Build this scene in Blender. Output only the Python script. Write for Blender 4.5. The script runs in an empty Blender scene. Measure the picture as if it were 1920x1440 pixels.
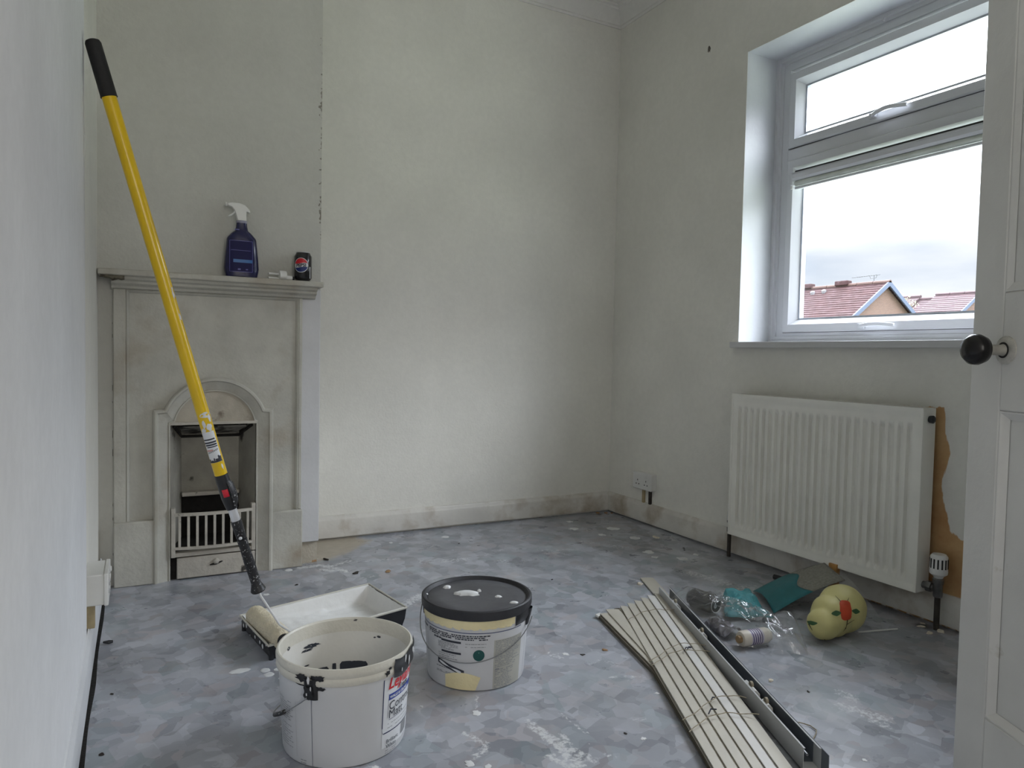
import bpy, bmesh, math, random
import numpy as np
from mathutils import Vector, Matrix, noise
from mathutils.bvhtree import BVHTree
random.seed(7)
R_ = math.radians
scene = bpy.context.scene
COL = scene.collection

# ------------------------------------------------------------------ camera
cam_d = bpy.data.cameras.new('camera')
cam = bpy.data.objects.new('camera', cam_d)
COL.objects.link(cam)
fw = Vector((0.46657856, 0.88352404, -0.04110611))
rt = Vector((0.88447875, -0.466144, 0.02017683))
up = Vector((0.00133465, 0.04577155, 0.99895104))
cm = Matrix(((rt.x, up.x, -fw.x, 0), (rt.y, up.y, -fw.y, 0), (rt.z, up.z, -fw.z, 0.87), (0, 0, 0, 1)))
cam.matrix_world = cm
cam_d.sensor_fit = 'HORIZONTAL'
cam_d.sensor_width = 36.0
cam_d.lens = 1327.6 / 1920 * 36.0
cam_d.clip_start = 0.02
cam_d.clip_end = 400
scene.camera = cam

# ------------------------------------------------------------------ world: overcast sky
SKY = 1.0
world = bpy.data.worlds.new('overcast_sky')
scene.world = world
world.use_nodes = True
nt = world.node_tree
nt.nodes.clear()
def N(t, **kw):
    n = nt.nodes.new(t)
    for k, v in kw.items():
        setattr(n, k, v)
    return n
def L(a, b):
    nt.links.new(a, b)
wo = N('ShaderNodeOutputWorld'); bg = N('ShaderNodeBackground'); tc = N('ShaderNodeTexCoord')
sep = N('ShaderNodeSeparateXYZ'); L(tc.outputs['Generated'], sep.inputs[0])
mp = N('ShaderNodeMapping'); mp.inputs['Scale'].default_value = (1.6, 1.6, 7.0); L(tc.outputs['Generated'], mp.inputs[0])
nz = N('ShaderNodeTexNoise'); nz.inputs['Scale'].default_value = 2.3; nz.inputs['Detail'].default_value = 6; L(mp.outputs[0], nz.inputs['Vector'])
cl = N('ShaderNodeMapRange'); cl.inputs[1].default_value = 0.36; cl.inputs[2].default_value = 0.60; L(nz.outputs['Fac'], cl.inputs[0])
mixc = N('ShaderNodeMix', data_type='RGBA'); L(cl.outputs[0], mixc.inputs['Factor'])
mixc.inputs['A'].default_value = (0.66, 0.73, 0.84, 1); mixc.inputs['B'].default_value = (0.93, 0.955, 1.0, 1)
# brightness rises smoothly with elevation, as under a bright overcast sky
el = N('ShaderNodeMapRange', interpolation_type='SMOOTHSTEP'); L(sep.outputs['Z'], el.inputs[0])
el.inputs[1].default_value = 0.13; el.inputs[2].default_value = 0.50; el.inputs[3].default_value = 0.80; el.inputs[4].default_value = 16.5
mul = N('ShaderNodeMix', data_type='RGBA', blend_type='MULTIPLY'); mul.inputs['Factor'].default_value = 1
L(mixc.outputs['Result'], mul.inputs['A']); L(el.outputs[0], mul.inputs['B'])
L(mul.outputs['Result'], bg.inputs['Color']); bg.inputs['Strength'].default_value = SKY
L(bg.outputs[0], wo.inputs[0])

# portal in the window opening: guides the sampling of the sky, gives no light of its own
pl_d = bpy.data.lights.new('window_portal', 'AREA')
pl_d.shape = 'RECTANGLE'; pl_d.size = 1.30; pl_d.size_y = 1.27
pl = bpy.data.objects.new('window_portal', pl_d); COL.objects.link(pl)
pl.location = (2.68, 1.67, 1.58); pl.rotation_euler = (0, R_(90), 0)
pl_d.size, pl_d.size_y = 1.27, 1.32
pl_d.cycles.is_portal = True

# added fill light behind the camera, with no real source in the hall
fill_d = bpy.data.lights.new('hall_fill_light', 'AREA'); fill_d.shape = 'RECTANGLE'; fill_d.size = 1.1; fill_d.size_y = 1.3
fill_d.energy = 11.0; fill_d.color = (1.0, 0.96, 0.90)
fill = bpy.data.objects.new('hall_fill_light', fill_d); COL.objects.link(fill)
fill.location = (0.5, -1.33, 1.5); fill.rotation_euler = (R_(90), 0, 0)

vs = scene.view_settings
scene.display_settings.display_device = 'sRGB'
vs.view_transform = 'Standard'; vs.look = 'None'; vs.gamma = 1.0; vs.use_curve_mapping = False
vs.exposure = 0.56

# ------------------------------------------------------------------ materials
def S(r, g, b):
    f = lambda c: (c / 255 / 12.92) if c / 255 <= 0.04045 else ((c / 255 + 0.055) / 1.055) ** 2.4
    return (f(r), f(g), f(b), 1)
class NT:
    def __init__(s, name):
        s.m = bpy.data.materials.new(name); s.m.use_nodes = True; s.t = s.m.node_tree
        s.b = s.t.nodes['Principled BSDF']; s.out = s.t.nodes['Material Output']
        s.tc = s.t.nodes.new('ShaderNodeTexCoord')
    def n(s, typ, **kw):
        x = s.t.nodes.new(typ)
        for k, v in kw.items(): setattr(x, k, v)
        return x
    def l(s, a, b): s.t.links.new(a, b)
    def noise(s, scale, detail=4, stretch=None, rough=0.55):
        x = s.n('ShaderNodeTexNoise'); x.inputs['Scale'].default_value = scale; x.inputs['Detail'].default_value = detail
        x.inputs['Roughness'].default_value = rough
        v = s.tc.outputs['Object']
        if stretch:
            m = s.n('ShaderNodeMapping'); m.inputs['Scale'].default_value = stretch; s.l(v, m.inputs[0]); v = m.outputs[0]
        s.l(v, x.inputs['Vector']); return x.outputs['Fac']
    def ramp(s, src, lo, hi, a=0.0, b=1.0):
        x = s.n('ShaderNodeMapRange'); x.inputs[1].default_value = lo; x.inputs[2].default_value = hi
        x.inputs[3].default_value = a; x.inputs[4].default_value = b; s.l(src, x.inputs[0]); return x.outputs[0]
    def mix(s, fac, a, b, blend='MIX'):
        x = s.n('ShaderNodeMix', data_type='RGBA', blend_type=blend)
        for sock, v in (('Factor', fac), ('A', a), ('B', b)):
            if hasattr(v, 'is_linked'): s.l(v, x.inputs[sock])
            else: x.inputs[sock].default_value = v
        return x.outputs['Result']
    def math(s, op, a, b=0.0):
        x = s.n('ShaderNodeMath', operation=op)
        for i, v in enumerate((a, b)):
            if hasattr(v, 'is_linked'): s.l(v, x.inputs[i])
            else: x.inputs[i].default_value = v
        return x.outputs[0]
    def attr(s, name):
        x = s.n('ShaderNodeAttribute', attribute_name=name); return x.outputs['Fac']
    def bump(s, src, strength, dist=0.01):
        x = s.n('ShaderNodeBump'); x.inputs['Strength'].default_value = strength; x.inputs['Distance'].default_value = dist
        s.l(src, x.inputs['Height']); s.l(x.outputs[0], s.b.inputs['Normal'])
    def color(s, c):
        if hasattr(c, 'is_linked'): s.l(c, s.b.inputs['Base Color'])
        else: s.b.inputs['Base Color'].default_value = c
def mat(name, col, rough=0.5, var=0.10, vs_=14, bump=0.0, bs=120, metal=0.0, spec=0.5, stain=None, coat=0.0, stretch=None):
    k = NT(name); c = Vector(col[:3])
    lo = tuple(max(0, x * (1 - var)) for x in c) + (1,); hi = tuple(min(1, x * (1 + var)) for x in c) + (1,)
    f = k.ramp(k.noise(vs_, 4, stretch), 0.32, 0.68)
    cc = k.mix(f, lo, hi)
    if stain:
        sc, ss, th, soft = stain[:4]
        sm = k.ramp(k.noise(ss, 6, stain[4] if len(stain) > 4 else None), th, th + soft)
        cc = k.mix(sm, cc, sc)
    k.color(cc)
    k.b.inputs['Roughness'].default_value = rough; k.b.inputs['Metallic'].default_value = metal
    k.b.inputs['Specular IOR Level'].default_value = spec; k.b.inputs['Coat Weight'].default_value = coat
    if bump: k.bump(k.noise(bs, 3), bump)
    return k.m

WALLC = (0.79, 0.775, 0.72)
def wall_mat(name, col=WALLC, bare=False, bmp=0.28):
    k = NT(name); c = Vector(col)
    f = k.ramp(k.noise(2.2, 5), 0.3, 0.7)
    a = k.mix(f, tuple(c * 0.93) + (1,), tuple(c * 1.05) + (1,))
    f2 = k.ramp(k.noise(3.2, 4, (1, 1, 0.22)), 0.52, 0.75)
    a = k.mix(k.math('MULTIPLY', f2, 0.35), a, tuple(c * 0.88) + (1,))
    f3 = k.ramp(k.noise(38, 3), 0.35, 0.65)
    a = k.mix(k.math('MULTIPLY', f3, 0.16), a, tuple(c * 0.78) + (1,))
    if bare:
        at = k.attr('bare')
        e = k.math('ADD', at, k.math('MULTIPLY', k.math('SUBTRACT', k.noise(42, 4, (1, 1, .45)), 0.5), 0.7))
        m_ = k.ramp(e, 0.47, 0.56)
        br = k.mix(k.ramp(k.noise(9, 5), 0.3, 0.7), S(176, 132, 88), S(205, 170, 124))
        a = k.mix(m_, a, br)
        ck = k.ramp(k.math('ADD', k.attr('chip'), k.math('MULTIPLY', k.math('SUBTRACT', k.noise(70, 3), 0.5), 1.5)), 0.62, 0.7)
        a = k.mix(k.math('MULTIPLY', ck, 0.8), a, S(112, 104, 92))
    k.color(a); k.b.inputs['Roughness'].default_value = 0.85; k.b.inputs['Specular IOR Level'].default_value = 0.25
    nn = k.math('ADD', k.noise(90, 3), k.math('MULTIPLY', k.noise(12, 3), 1.2))
    k.bump(nn, bmp, 0.006)
    return k.m
M = {}
M['wall'] = wall_mat('wall_paint')
M['wall_bare'] = wall_mat('wall_paint_with_bare_patch', bare=True)
M['wall_breast'] = wall_mat('thin_breast_paint', (0.585, 0.58, 0.54), bare=True)
M['wall_near'] = wall_mat('smooth_wall_paint', (0.80, 0.805, 0.82), bmp=0.06)
M['reveal'] = mat('reveal_gloss_paint', (0.56, 0.575, 0.60), 0.4, 0.05, 4, 0.06, 40)
M['ceiling'] = wall_mat('ceiling_paint', (0.78, 0.77, 0.74))
M['skirt'] = mat('dirty_white_gloss', (0.62, 0.60, 0.56), 0.42, 0.08, 6, 0.12, 60, stain=((0.34, 0.28, 0.21, 1), 7, 0.48, 0.25, (1, 1, 1)))
M['skirt_clean'] = mat('white_gloss', (0.72, 0.73, 0.75), 0.35, 0.05, 5, 0.06, 50)
M['fire'] = mat('old_cream_paint', (0.48, 0.47, 0.42), 0.5, 0.12, 7, 0.25, 55, stain=((0.34, 0.29, 0.22, 1), 5, 0.53, 0.25))
M['fire_dirty'] = mat('scorched_cream_paint', (0.47, 0.44, 0.385), 0.55, 0.16, 9, 0.3, 60, stain=((0.05, 0.045, 0.04, 1), 14, 0.63, 0.06))
M['brickfire'] = mat('sooty_firebrick', (0.30, 0.285, 0.245), 0.7, 0.18, 9, 0.3, 60, stain=((0.03, 0.027, 0.025, 1), 12, 0.60, 0.08))
M['damper'] = mat('sooted_damper', (0.22, 0.21, 0.19), 0.7, 0.3, 14, 0.3, 60, stain=((0.012, 0.011, 0.01, 1), 16, 0.47, 0.10))
M['strip'] = mat('pale_grey_gloss', (0.60, 0.60, 0.61), 0.42, 0.05, 6, 0.08, 60)
M['soot_and_gap'] = mat('soot_and_gap_black', (0.012, 0.011, 0.010), 0.9, 0.4, 20, 0.3, 80)
M['beige'] = mat('bare_plaster', (0.44, 0.40, 0.33), 0.8, 0.12, 12, 0.3, 70, stain=((0.2, 0.17, 0.13, 1), 14, 0.62, 0.1))
M['upvc'] = mat('white_upvc', (0.66, 0.67, 0.70), 0.25, 0.02, 4)
M['gasket_and_shade'] = mat('black_gasket_and_shadow_line', (0.02, 0.02, 0.022), 0.6)
M['alu'] = mat('spacer_aluminium', (0.55, 0.58, 0.65), 0.35, 0.05, metal=0.6)
M['rad'] = mat('cream_radiator_enamel', (0.84, 0.825, 0.765), 0.35, 0.04, 8, 0.05, 40)
M['chrome'] = mat('dull_chrome', (0.20, 0.20, 0.20), 0.4, 0.2, 40, metal=0.8)
M['pipe'] = mat('dark_painted_pipe', (0.035, 0.028, 0.022), 0.5, 0.3, 40)
M['tan'] = mat('tan_conduit', (0.38, 0.31, 0.18), 0.5, 0.15, 30)
M['white_pl'] = mat('white_plastic', (0.72, 0.72, 0.70), 0.35, 0.04, 10)
M['hole'] = mat('dark_slot', (0.015, 0.015, 0.015), 0.8)
M['door'] = mat('door_white_paint', (0.66, 0.655, 0.63), 0.45, 0.07, 4, 0.12, 45, stain=((0.45, 0.42, 0.37, 1), 16, 0.70, 0.08))
M['knob'] = mat('black_glazed_knob', (0.008, 0.0075, 0.008), 0.22, 0.3, 30, spec=0.35)
M['brassw'] = mat('painted_knob_collar', (0.34, 0.33, 0.29), 0.5, 0.15, 50)
M['yellow'] = mat('yellow_fibreglass', S(226, 188, 4), 0.32, 0.05, 20, coat=0.3)
M['grip'] = mat('black_foam_grip', (0.008, 0.008, 0.009), 0.7, 0.2, 60)
M['collar'] = mat('black_plastic_speckled', (0.014, 0.014, 0.016), 0.45, 0.3, 60, stain=((0.42, 0.42, 0.42, 1), 170, 0.60, 0.07))
M['blackpl'] = mat('black_plastic', (0.016, 0.017, 0.02), 0.38, 0.2, 40)
M['red'] = mat('red_button', S(205, 32, 52), 0.4)
M['steel'] = mat('bright_aluminium_tube', (0.72, 0.73, 0.76), 0.3, 0.05, metal=0.6)
M['wire'] = mat('grey_wire', (0.35, 0.36, 0.37), 0.35, 0.1, metal=0.8)
M['wirepaint'] = mat('painted_wire', (0.72, 0.72, 0.72), 0.35, 0.1)
M['sleeve'] = mat('paint_soaked_nap', S(230, 219, 192), 0.75, 0.10, 25, 0.8, 160)
M['wet'] = mat('wet_white_paint', (0.80, 0.80, 0.79), 0.22, 0.05, 14, 0.25, 22)
M['drycream'] = mat('dried_cream_paint', (0.64, 0.62, 0.55), 0.45, 0.06, 12, 0.25, 40, stain=((0.05, 0.05, 0.055, 1), 26, 0.70, 0.03, (1, 1, 2.2)))
M['bucket'] = mat('white_printed_plastic', (0.60, 0.61, 0.63), 0.36, 0.03, 6, 0.03, 30)
M['bucket_in'] = mat('paint_coated_inside', (0.70, 0.69, 0.655), 0.42, 0.05, 8, 0.2, 20, stain=((0.03, 0.03, 0.035, 1), 9, 0.73, 0.02, (1, 1, 5)))
M['cream'] = mat('cream_paint_run', S(232, 220, 176), 0.5, 0.05, 14, 0.2, 60)
M['lid'] = mat('dusty_black_lid', (0.040, 0.041, 0.046), 0.5, 0.25, 10, 0.08, 40, spec=0.25)
M['ink'] = mat('dark_print', (0.03, 0.035, 0.05), 0.5)
M['inkgrey'] = mat('grey_print', (0.25, 0.26, 0.28), 0.5)
M['inklight'] = mat('pale_grey_print', (0.47, 0.47, 0.46), 0.5)
M['labelw'] = mat('white_label', (0.72, 0.74, 0.77), 0.4, 0.03)
M['inkred'] = mat('red_print', S(206, 28, 44), 0.45)
M['inkblue'] = mat('blue_print', S(32, 62, 152), 0.45)
M['inkgreen'] = mat('dark_green_print', S(18, 78, 76), 0.45)
M['ivory'] = mat('ivory_painted_slat', (0.49, 0.46, 0.395), 0.45, 0.06, 6, 0.04, 40)
M['ivory2'] = mat('pale_dusty_slat', (0.60, 0.585, 0.565), 0.45, 0.05, 8, 0.04, 40)
M['slatshade'] = mat('shaded_slat_ivory', (0.10, 0.085, 0.06), 0.6)  # darker copy of the ivory, shade put into the colour
M['rail'] = mat('grey_steel_headrail', (0.42, 0.43, 0.43), 0.4, 0.05, 8)
M['railin'] = mat('dark_headrail_inside', (0.11, 0.125, 0.145), 0.45, 0.1, 8)
M['cord'] = mat('beige_cord', (0.34, 0.30, 0.22), 0.8, 0.2, 90)
M['teal'] = mat('teal_paper', S(74, 148, 156), 0.5, 0.14, 14, 0.35, 40)
M['teal_dark'] = mat('deep_teal_print', S(38, 112, 120), 0.5, 0.12, 14, 0.15, 40)
M['greysheet'] = mat('speckled_grey_sheet', S(142, 140, 132), 0.8, 0.18, 120, 0.3, 250)
M['pouch'] = mat('pale_yellow_pouch', S(206, 198, 136), 0.45, 0.06, 8, 0.12, 25)
M['orange'] = mat('orange_red_print', S(196, 72, 40), 0.5, 0.12, 40)
M['leaf'] = mat('green_print', S(62, 98, 62), 0.5, 0.12, 40)
M['stem'] = mat('brown_stem_print', S(58, 48, 30), 0.6)
M['canblack'] = mat('black_can_enamel', (0.010, 0.010, 0.013), 0.25, 0.2, 20, metal=0.2, coat=0.4)
M['cansilver'] = mat('can_aluminium', (0.62, 0.62, 0.63), 0.35, 0.08, 40, metal=0.45)
M['bottle'] = mat('deep_blue_bottle', S(21, 23, 70), 0.25, 0.08, 10, coat=0.3)
M['bottlelabel'] = mat('blue_label_face', S(25, 25, 74), 0.55, 0.06, 10, spec=0.25)
M['labelline'] = mat('lilac_line_print', S(92, 92, 160), 0.4)
M['cyan'] = mat('cyan_print', S(44, 104, 168), 0.4)
M['ochre'] = mat('orange_offcut', S(196, 146, 84), 0.6, 0.15, 40)
M['chip'] = mat('brown_chip', S(158, 126, 92), 0.7, 0.25, 60)
M['chipw'] = mat('pale_plaster_flake', S(214, 206, 190), 0.7, 0.15, 60)
M['chipd'] = mat('dark_grit', S(44, 38, 32), 0.8, 0.25, 60)
M['drip'] = mat('dried_white_paint', (0.68, 0.69, 0.70), 0.5, 0.05, 40, 0.1, 90)
M['roof'] = mat('weathered_red_tiles', S(48, 31, 31), 0.8, 0.22, 1.6, spec=0.15, stain=(S(60, 44, 46), 3.0, 0.5, 0.2))
M['roof2'] = mat('brown_red_tiles', S(48, 29, 32), 0.8, 0.18, 1.4)
M['roofwarm'] = mat('orange_ridge_tiles', S(56, 35, 28), 0.8, 0.15, 3)
M['fascia'] = mat('blue_grey_bargeboard', S(46, 56, 74), 0.6)
M['metal'] = mat('aerial_aluminium', S(50, 52, 54), 0.6)
M['twig'] = mat('pale_leaves', S(140, 150, 110), 0.8, 0.2, 3)
M['ground'] = mat('outside_ground', (0.22, 0.24, 0.18), 0.9, 0.2, 0.3)
def brick_mat():
    k = NT('buff_brickwork')
    m = k.n('ShaderNodeMapping'); m.inputs['Rotation'].default_value = (R_(90), 0, 0); k.l(k.tc.outputs['Object'], m.inputs[0])
    b = k.n('ShaderNodeTexBrick'); b.inputs['Scale'].default_value = 4.4
    b.inputs['Color1'].default_value = S(80, 56, 44); b.inputs['Color2'].default_value = S(66, 42, 34); b.inputs['Mortar'].default_value = S(80, 72, 64)
    b.inputs['Mortar Size'].default_value = 0.03
    k.l(m.outputs[0], b.inputs['Vector']); k.color(b.outputs['Color']); k.b.inputs['Roughness'].default_value = 0.9
    return k.m
M['brick'] = brick_mat()
def clear_mat(name, tint, gloss, rough, fres=1.45):
    k = NT(name); k.t.nodes.remove(k.b)
    tr = k.n('ShaderNodeBsdfTransparent'); tr.inputs['Color'].default_value = tint
    gl = k.n('ShaderNodeBsdfGlossy'); gl.inputs['Roughness'].default_value = rough
    # Schlick reflectance from the facing angle: the same from either side of the thin sheet
    lw = k.n('ShaderNodeLayerWeight'); lw.inputs['Blend'].default_value = 0.5
    ff = k.math('ADD', k.math('MULTIPLY', k.math('POWER', lw.outputs['Facing'], 5.0), 0.85), 0.035 + gloss)
    mx = k.n('ShaderNodeMixShader'); k.l(ff, mx.inputs[0]); k.l(tr.outputs[0], mx.inputs[1]); k.l(gl.outputs[0], mx.inputs[2])
    k.l(mx.outputs[0], k.out.inputs[0]); return k
k_ = clear_mat('window_glass', (0.97, 0.98, 0.985, 1), 0.0, 0.0); M['glass'] = k_.m
def film(name, tint, diff, gloss, rough):
    k = clear_mat(name, tint, gloss, rough)
    mx0 = k.out.inputs[0].links[0].from_node
    df = k.n('ShaderNodeBsdfDiffuse'); df.inputs['Color'].default_value = (0.75, 0.77, 0.8, 1)
    m2 = k.n('ShaderNodeMixShader'); m2.inputs[0].default_value = diff
    k.l(mx0.outputs[0], m2.inputs[1]); k.l(df.outputs[0], m2.inputs[2]); k.l(m2.outputs[0], k.out.inputs[0])
    bp = k.n('ShaderNodeBump'); bp.inputs['Strength'].default_value = 0.5; bp.inputs['Distance'].default_value = 0.01
    k.l(k.noise(28, 4), bp.inputs['Height'])
    for n_ in k.t.nodes:
        if n_.type == 'BSDF_GLOSSY': k.l(bp.outputs[0], n_.inputs['Normal'])
    return k.m
M['film'] = film('clear_cellophane', (0.97, 0.975, 0.98, 1), 0.03, 0.07, 0.05)
M['film2'] = film('clear_plastic_sheet', (0.95, 0.96, 0.96, 1), 0.09, 0.04, 0.2)

def floor_mat():
    k = NT('paint_spattered_vinyl')
    def vor(scale, stretch, metric='EUCLIDEAN'):
        m = k.n('ShaderNodeMapping'); m.inputs['Scale'].default_value = stretch; m.inputs['Rotation'].default_value = (0, 0, 0.5 * scale)
        dn = k.n('ShaderNodeTexNoise'); dn.inputs['Scale'].default_value = 5; k.l(k.tc.outputs['Object'], dn.inputs['Vector'])
        ad = k.n('ShaderNodeMix', data_type='RGBA', blend_type='ADD'); ad.inputs['Factor'].default_value = 0.03
        k.l(k.tc.outputs['Object'], ad.inputs['A']); k.l(dn.outputs['Color'], ad.inputs['B'])
        k.l(ad.outputs['Result'], m.inputs[0])
        v = k.n('ShaderNodeTexVoronoi', distance=metric); v.inputs['Scale'].default_value = scale; k.l(m.outputs[0], v.inputs['Vector'])
        sp = k.n('ShaderNodeSeparateColor'); k.l(v.outputs['Color'], sp.inputs[0]); return sp.outputs
    v1 = vor(15, (1, 0.75, 0.01), 'CHEBYCHEV'); v2 = vor(23, (0.8, 1, 0.01), 'MANHATTAN')
    t = k.math('ADD', k.math('MULTIPLY', v1[0], 0.55), k.math('MULTIPLY', v2[1], 0.45))
    t = k.math('ADD', k.math('MULTIPLY', t, 0.65), k.math('MULTIPLY', k.noise(4, 5), 0.45))
    a = k.mix(k.ramp(t, 0.22, 0.82), S(120, 123, 131), S(178, 181, 190))
    pk = k.ramp(v2[0], 0.72, 0.98); a = k.mix(k.math('MULTIPLY', pk, 0.35), a, S(166, 152, 150))
    pg = k.ramp(v1[2], 0.75, 0.98); a = k.mix(k.math('MULTIPLY', pg, 0.35), a, S(128, 148, 154))
    # old dirt and scuffs
    a = k.mix(k.math('MULTIPLY', k.ramp(k.noise(3.1, 6), 0.55, 0.78), 0.4), a, S(112, 108, 106))
    # beige worn patch
    d = k.math('ADD', k.attr('worn'), k.math('MULTIPLY', k.math('SUBTRACT', k.noise(30, 4), 0.5), 0.8))
    a = k.mix(k.ramp(d, 0.35, 0.75), a, k.mix(k.noise(24, 3), S(150, 142, 126), S(186, 176, 160)))
    # black grime
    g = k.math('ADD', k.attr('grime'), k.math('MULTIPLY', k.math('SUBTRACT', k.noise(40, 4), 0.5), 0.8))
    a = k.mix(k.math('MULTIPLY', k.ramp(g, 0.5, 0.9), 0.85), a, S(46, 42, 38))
    # brushed and scraped white paint
    sn = k.noise(75, 5, (1, 1, .2), 0.7)
    sm = k.math('ADD', k.attr('smear'), k.math('MULTIPLY', k.math('SUBTRACT', sn, 0.5), 2.0))
    m1 = k.ramp(sm, 0.52, 0.80)
    sp_ = k.ramp(k.noise(120, 2), 0.735, 0.77); m2_ = k.math('MAXIMUM', k.math('MULTIPLY', m1, 0.85), k.math('MULTIPLY', sp_, 0.55))
    veil = k.math('MULTIPLY', k.ramp(k.noise(5.5, 6, (1, .5, 1)), 0.55, 0.80), 0.42)
    m3 = k.math('MAXIMUM', m2_, veil)
    a = k.mix(m3, a, S(214, 216, 218))
    k.color(a)
    k.l(k.ramp(k.noise(9, 4), 0.3, 0.7, 0.25, 0.40), k.b.inputs['Roughness'])
    k.b.inputs['Specular IOR Level'].default_value = 0.6
    k.bump(k.math('ADD', k.math('MULTIPLY', k.noise(55, 3), 0.5), k.math('MULTIPLY', m2_, 0.8)), 0.12, 0.004)
    return k.m
M['floor'] = floor_mat()

# ------------------------------------------------------------------ mesh helpers
class MB:
    def __init__(s): s.v = []; s.f = []; s.mi = []
    def add(s, vs_, fs, mi=0):
        o = len(s.v); s.v += [tuple(v) for v in vs_]; s.f += [tuple(i + o for i in f) for f in fs]; s.mi += [mi] * len(fs); return s
    def box(s, x0, x1, y0, y1, z0, z1, mi=0):
        return s.add([(x0, y0, z0), (x1, y0, z0), (x1, y1, z0), (x0, y1, z0), (x0, y0, z1), (x1, y0, z1), (x1, y1, z1), (x0, y1, z1)],
                     [(0, 3, 2, 1), (4, 5, 6, 7), (0, 1, 5, 4), (1, 2, 6, 5), (2, 3, 7, 6), (3, 0, 4, 7)], mi)
    def prism(s, poly, fn, d0, d1, mi=0):   # 2D outline, fn(a,b,d) -> 3D
        n = len(poly); vs_ = [fn(a, b, d0) for a, b in poly] + [fn(a, b, d1) for a, b in poly]
        fs = [tuple(range(n - 1, -1, -1)), tuple(range(n, 2 * n))] + [(i, (i + 1) % n, (i + 1) % n + n, i + n) for i in range(n)]
        return s.add(vs_, fs, mi)
    def loft(s, rings, cap=True, closed=True, mi=0):
        n = len(rings[0]); vs_ = [p for r in rings for p in r]; fs = []
        for i in range(len(rings) - 1):
            for j in range(n if closed else n - 1):
                a = i * n + j; b = i * n + (j + 1) % n; fs.append((a, b, b + n, a + n))
        if cap and closed:
            fs.append(tuple(range(n - 1, -1, -1))); fs.append(tuple(range((len(rings) - 1) * n, len(rings) * n)))
        return s.add(vs_, fs, mi)
    def tube(s, pts, r, n=8, cap=True, mi=0):
        pts = [Vector(p) for p in pts]; rs = r if isinstance(r, (list, tuple)) else [r] * len(pts)
        rings = []; up0 = None
        for i, p in enumerate(pts):
            d = (pts[min(i + 1, len(pts) - 1)] - pts[max(i - 1, 0)]).normalized()
            if up0 is None:
                up0 = Vector((0, 0, 1)) if abs(d.z) < 0.9 else Vector((1, 0, 0))
            a = d.cross(up0).normalized(); b = a.cross(d).normalized(); up0 = b
            rings.append([p + a * (rs[i] * math.cos(2 * math.pi * j / n)) + b * (rs[i] * math.sin(2 * math.pi * j / n)) for j in range(n)])
        return s.loft(rings, cap, mi=mi)
    def lathe(s, prof, c, axis=(0, 0, 1), n=32, cap=True, mi=0):   # prof: (r, h)
        ax = Vector(axis).normalized(); a = ax.orthogonal().normalized(); b = ax.cross(a); c = Vector(c)
        rings = [[c + ax * h + a * (r * math.cos(2 * math.pi * j / n)) + b * (r * math.sin(2 * math.pi * j / n)) for j in range(n)] for r, h in prof]
        return s.loft(rings, cap, mi=mi)
    def grid(s, fn, nu, nv, mi=0):
        vs_ = [fn(i / nu, j / nv) for j in range(nv + 1) for i in range(nu + 1)]
        fs = [(j * (nu + 1) + i, j * (nu + 1) + i + 1, (j + 1) * (nu + 1) + i + 1, (j + 1) * (nu + 1) + i) for j in range(nv) for i in range(nu)]
        return s.add(vs_, fs, mi)
    def build(s, name, m, parent=None, loc=None, smooth=True, bevel=0.0, seg=2, solid=0.0, angle=38, label=None):
        if loc is None:
            q = parent; off = Vector((0, 0, 0))
            while q is not None: off += q.location; q = q.parent
        else: off = Vector(loc)
        me = bpy.data.meshes.new(name)
        me.from_pydata([(x - off.x, y - off.y, z - off.z) for x, y, z in s.v], [], s.f)
        for mm in (m if isinstance(m, (list, tuple)) else [m]): me.materials.append(mm)
        if max(s.mi, default=0) > 0:
            me.polygons.foreach_set('material_index', s.mi)
        bm = bmesh.new(); bm.from_mesh(me); bmesh.ops.recalc_face_normals(bm, faces=bm.faces); bm.to_mesh(me); bm.free()
        me.update()
        if smooth:
            me.shade_smooth(); me.set_sharp_from_angle(angle=R_(angle))
        o = bpy.data.objects.new(name, me); COL.objects.link(o)
        if loc is not None: o.location = loc
        if parent is not None: o.parent = parent
        if bevel:
            b = o.modifiers.new('bevel', 'BEVEL'); b.width = bevel; b.segments = seg; b.limit_method = 'ANGLE'; b.angle_limit = R_(40)
        if solid:
            b = o.modifiers.new('thickness', 'SOLIDIFY'); b.thickness = solid; b.offset = 0
        if label: o['label'] = label
        return o
def thing(name, label, cat, loc=(0, 0, 0), group=None):
    o = bpy.data.objects.new(name, None); o.empty_display_size = 0.05; COL.objects.link(o); o.location = loc
    o['label'] = label; o['category'] = cat
    if group: o['group'] = group
    return o
def tag(o, label, cat, group=None):
    o['label'] = label; o['category'] = cat
    if group: o['group'] = group
    return o
def struct(o, label=None, cat=None):
    o['kind'] = 'structure'
    if label: o['label'] = label
    if cat: o['category'] = cat
    return o
def set_attr(o, name, arr):
    a = o.data.attributes.new(name, 'FLOAT', 'POINT'); a.data.foreach_set('value', np.asarray(arr, dtype=np.float32))
def coords(o):
    c = np.empty(len(o.data.vertices) * 3, dtype=np.float32); o.data.vertices.foreach_get('co', c); return c.reshape(-1, 3)
def seg_dist(P, a, b):
    a = np.array(a); b = np.array(b); d = b - a; t = np.clip(((P - a) @ d) / max(d @ d, 1e-9), 0, 1)
    return np.hypot(*(P - a - t[:, None] * d).T)
def in_poly(P, poly):
    x, y = P[:, 0], P[:, 1]; r = np.zeros(len(P), bool); n = len(poly)
    for i in range(n):
        x0, y0 = poly[i]; x1, y1 = poly[(i + 1) % n]
        c = ((y0 > y) != (y1 > y)); xx = (x1 - x0) * (y - y0) / ((y1 - y0) if y1 != y0 else 1e-9) + x0
        r ^= c & (x < xx)
    return r
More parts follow.
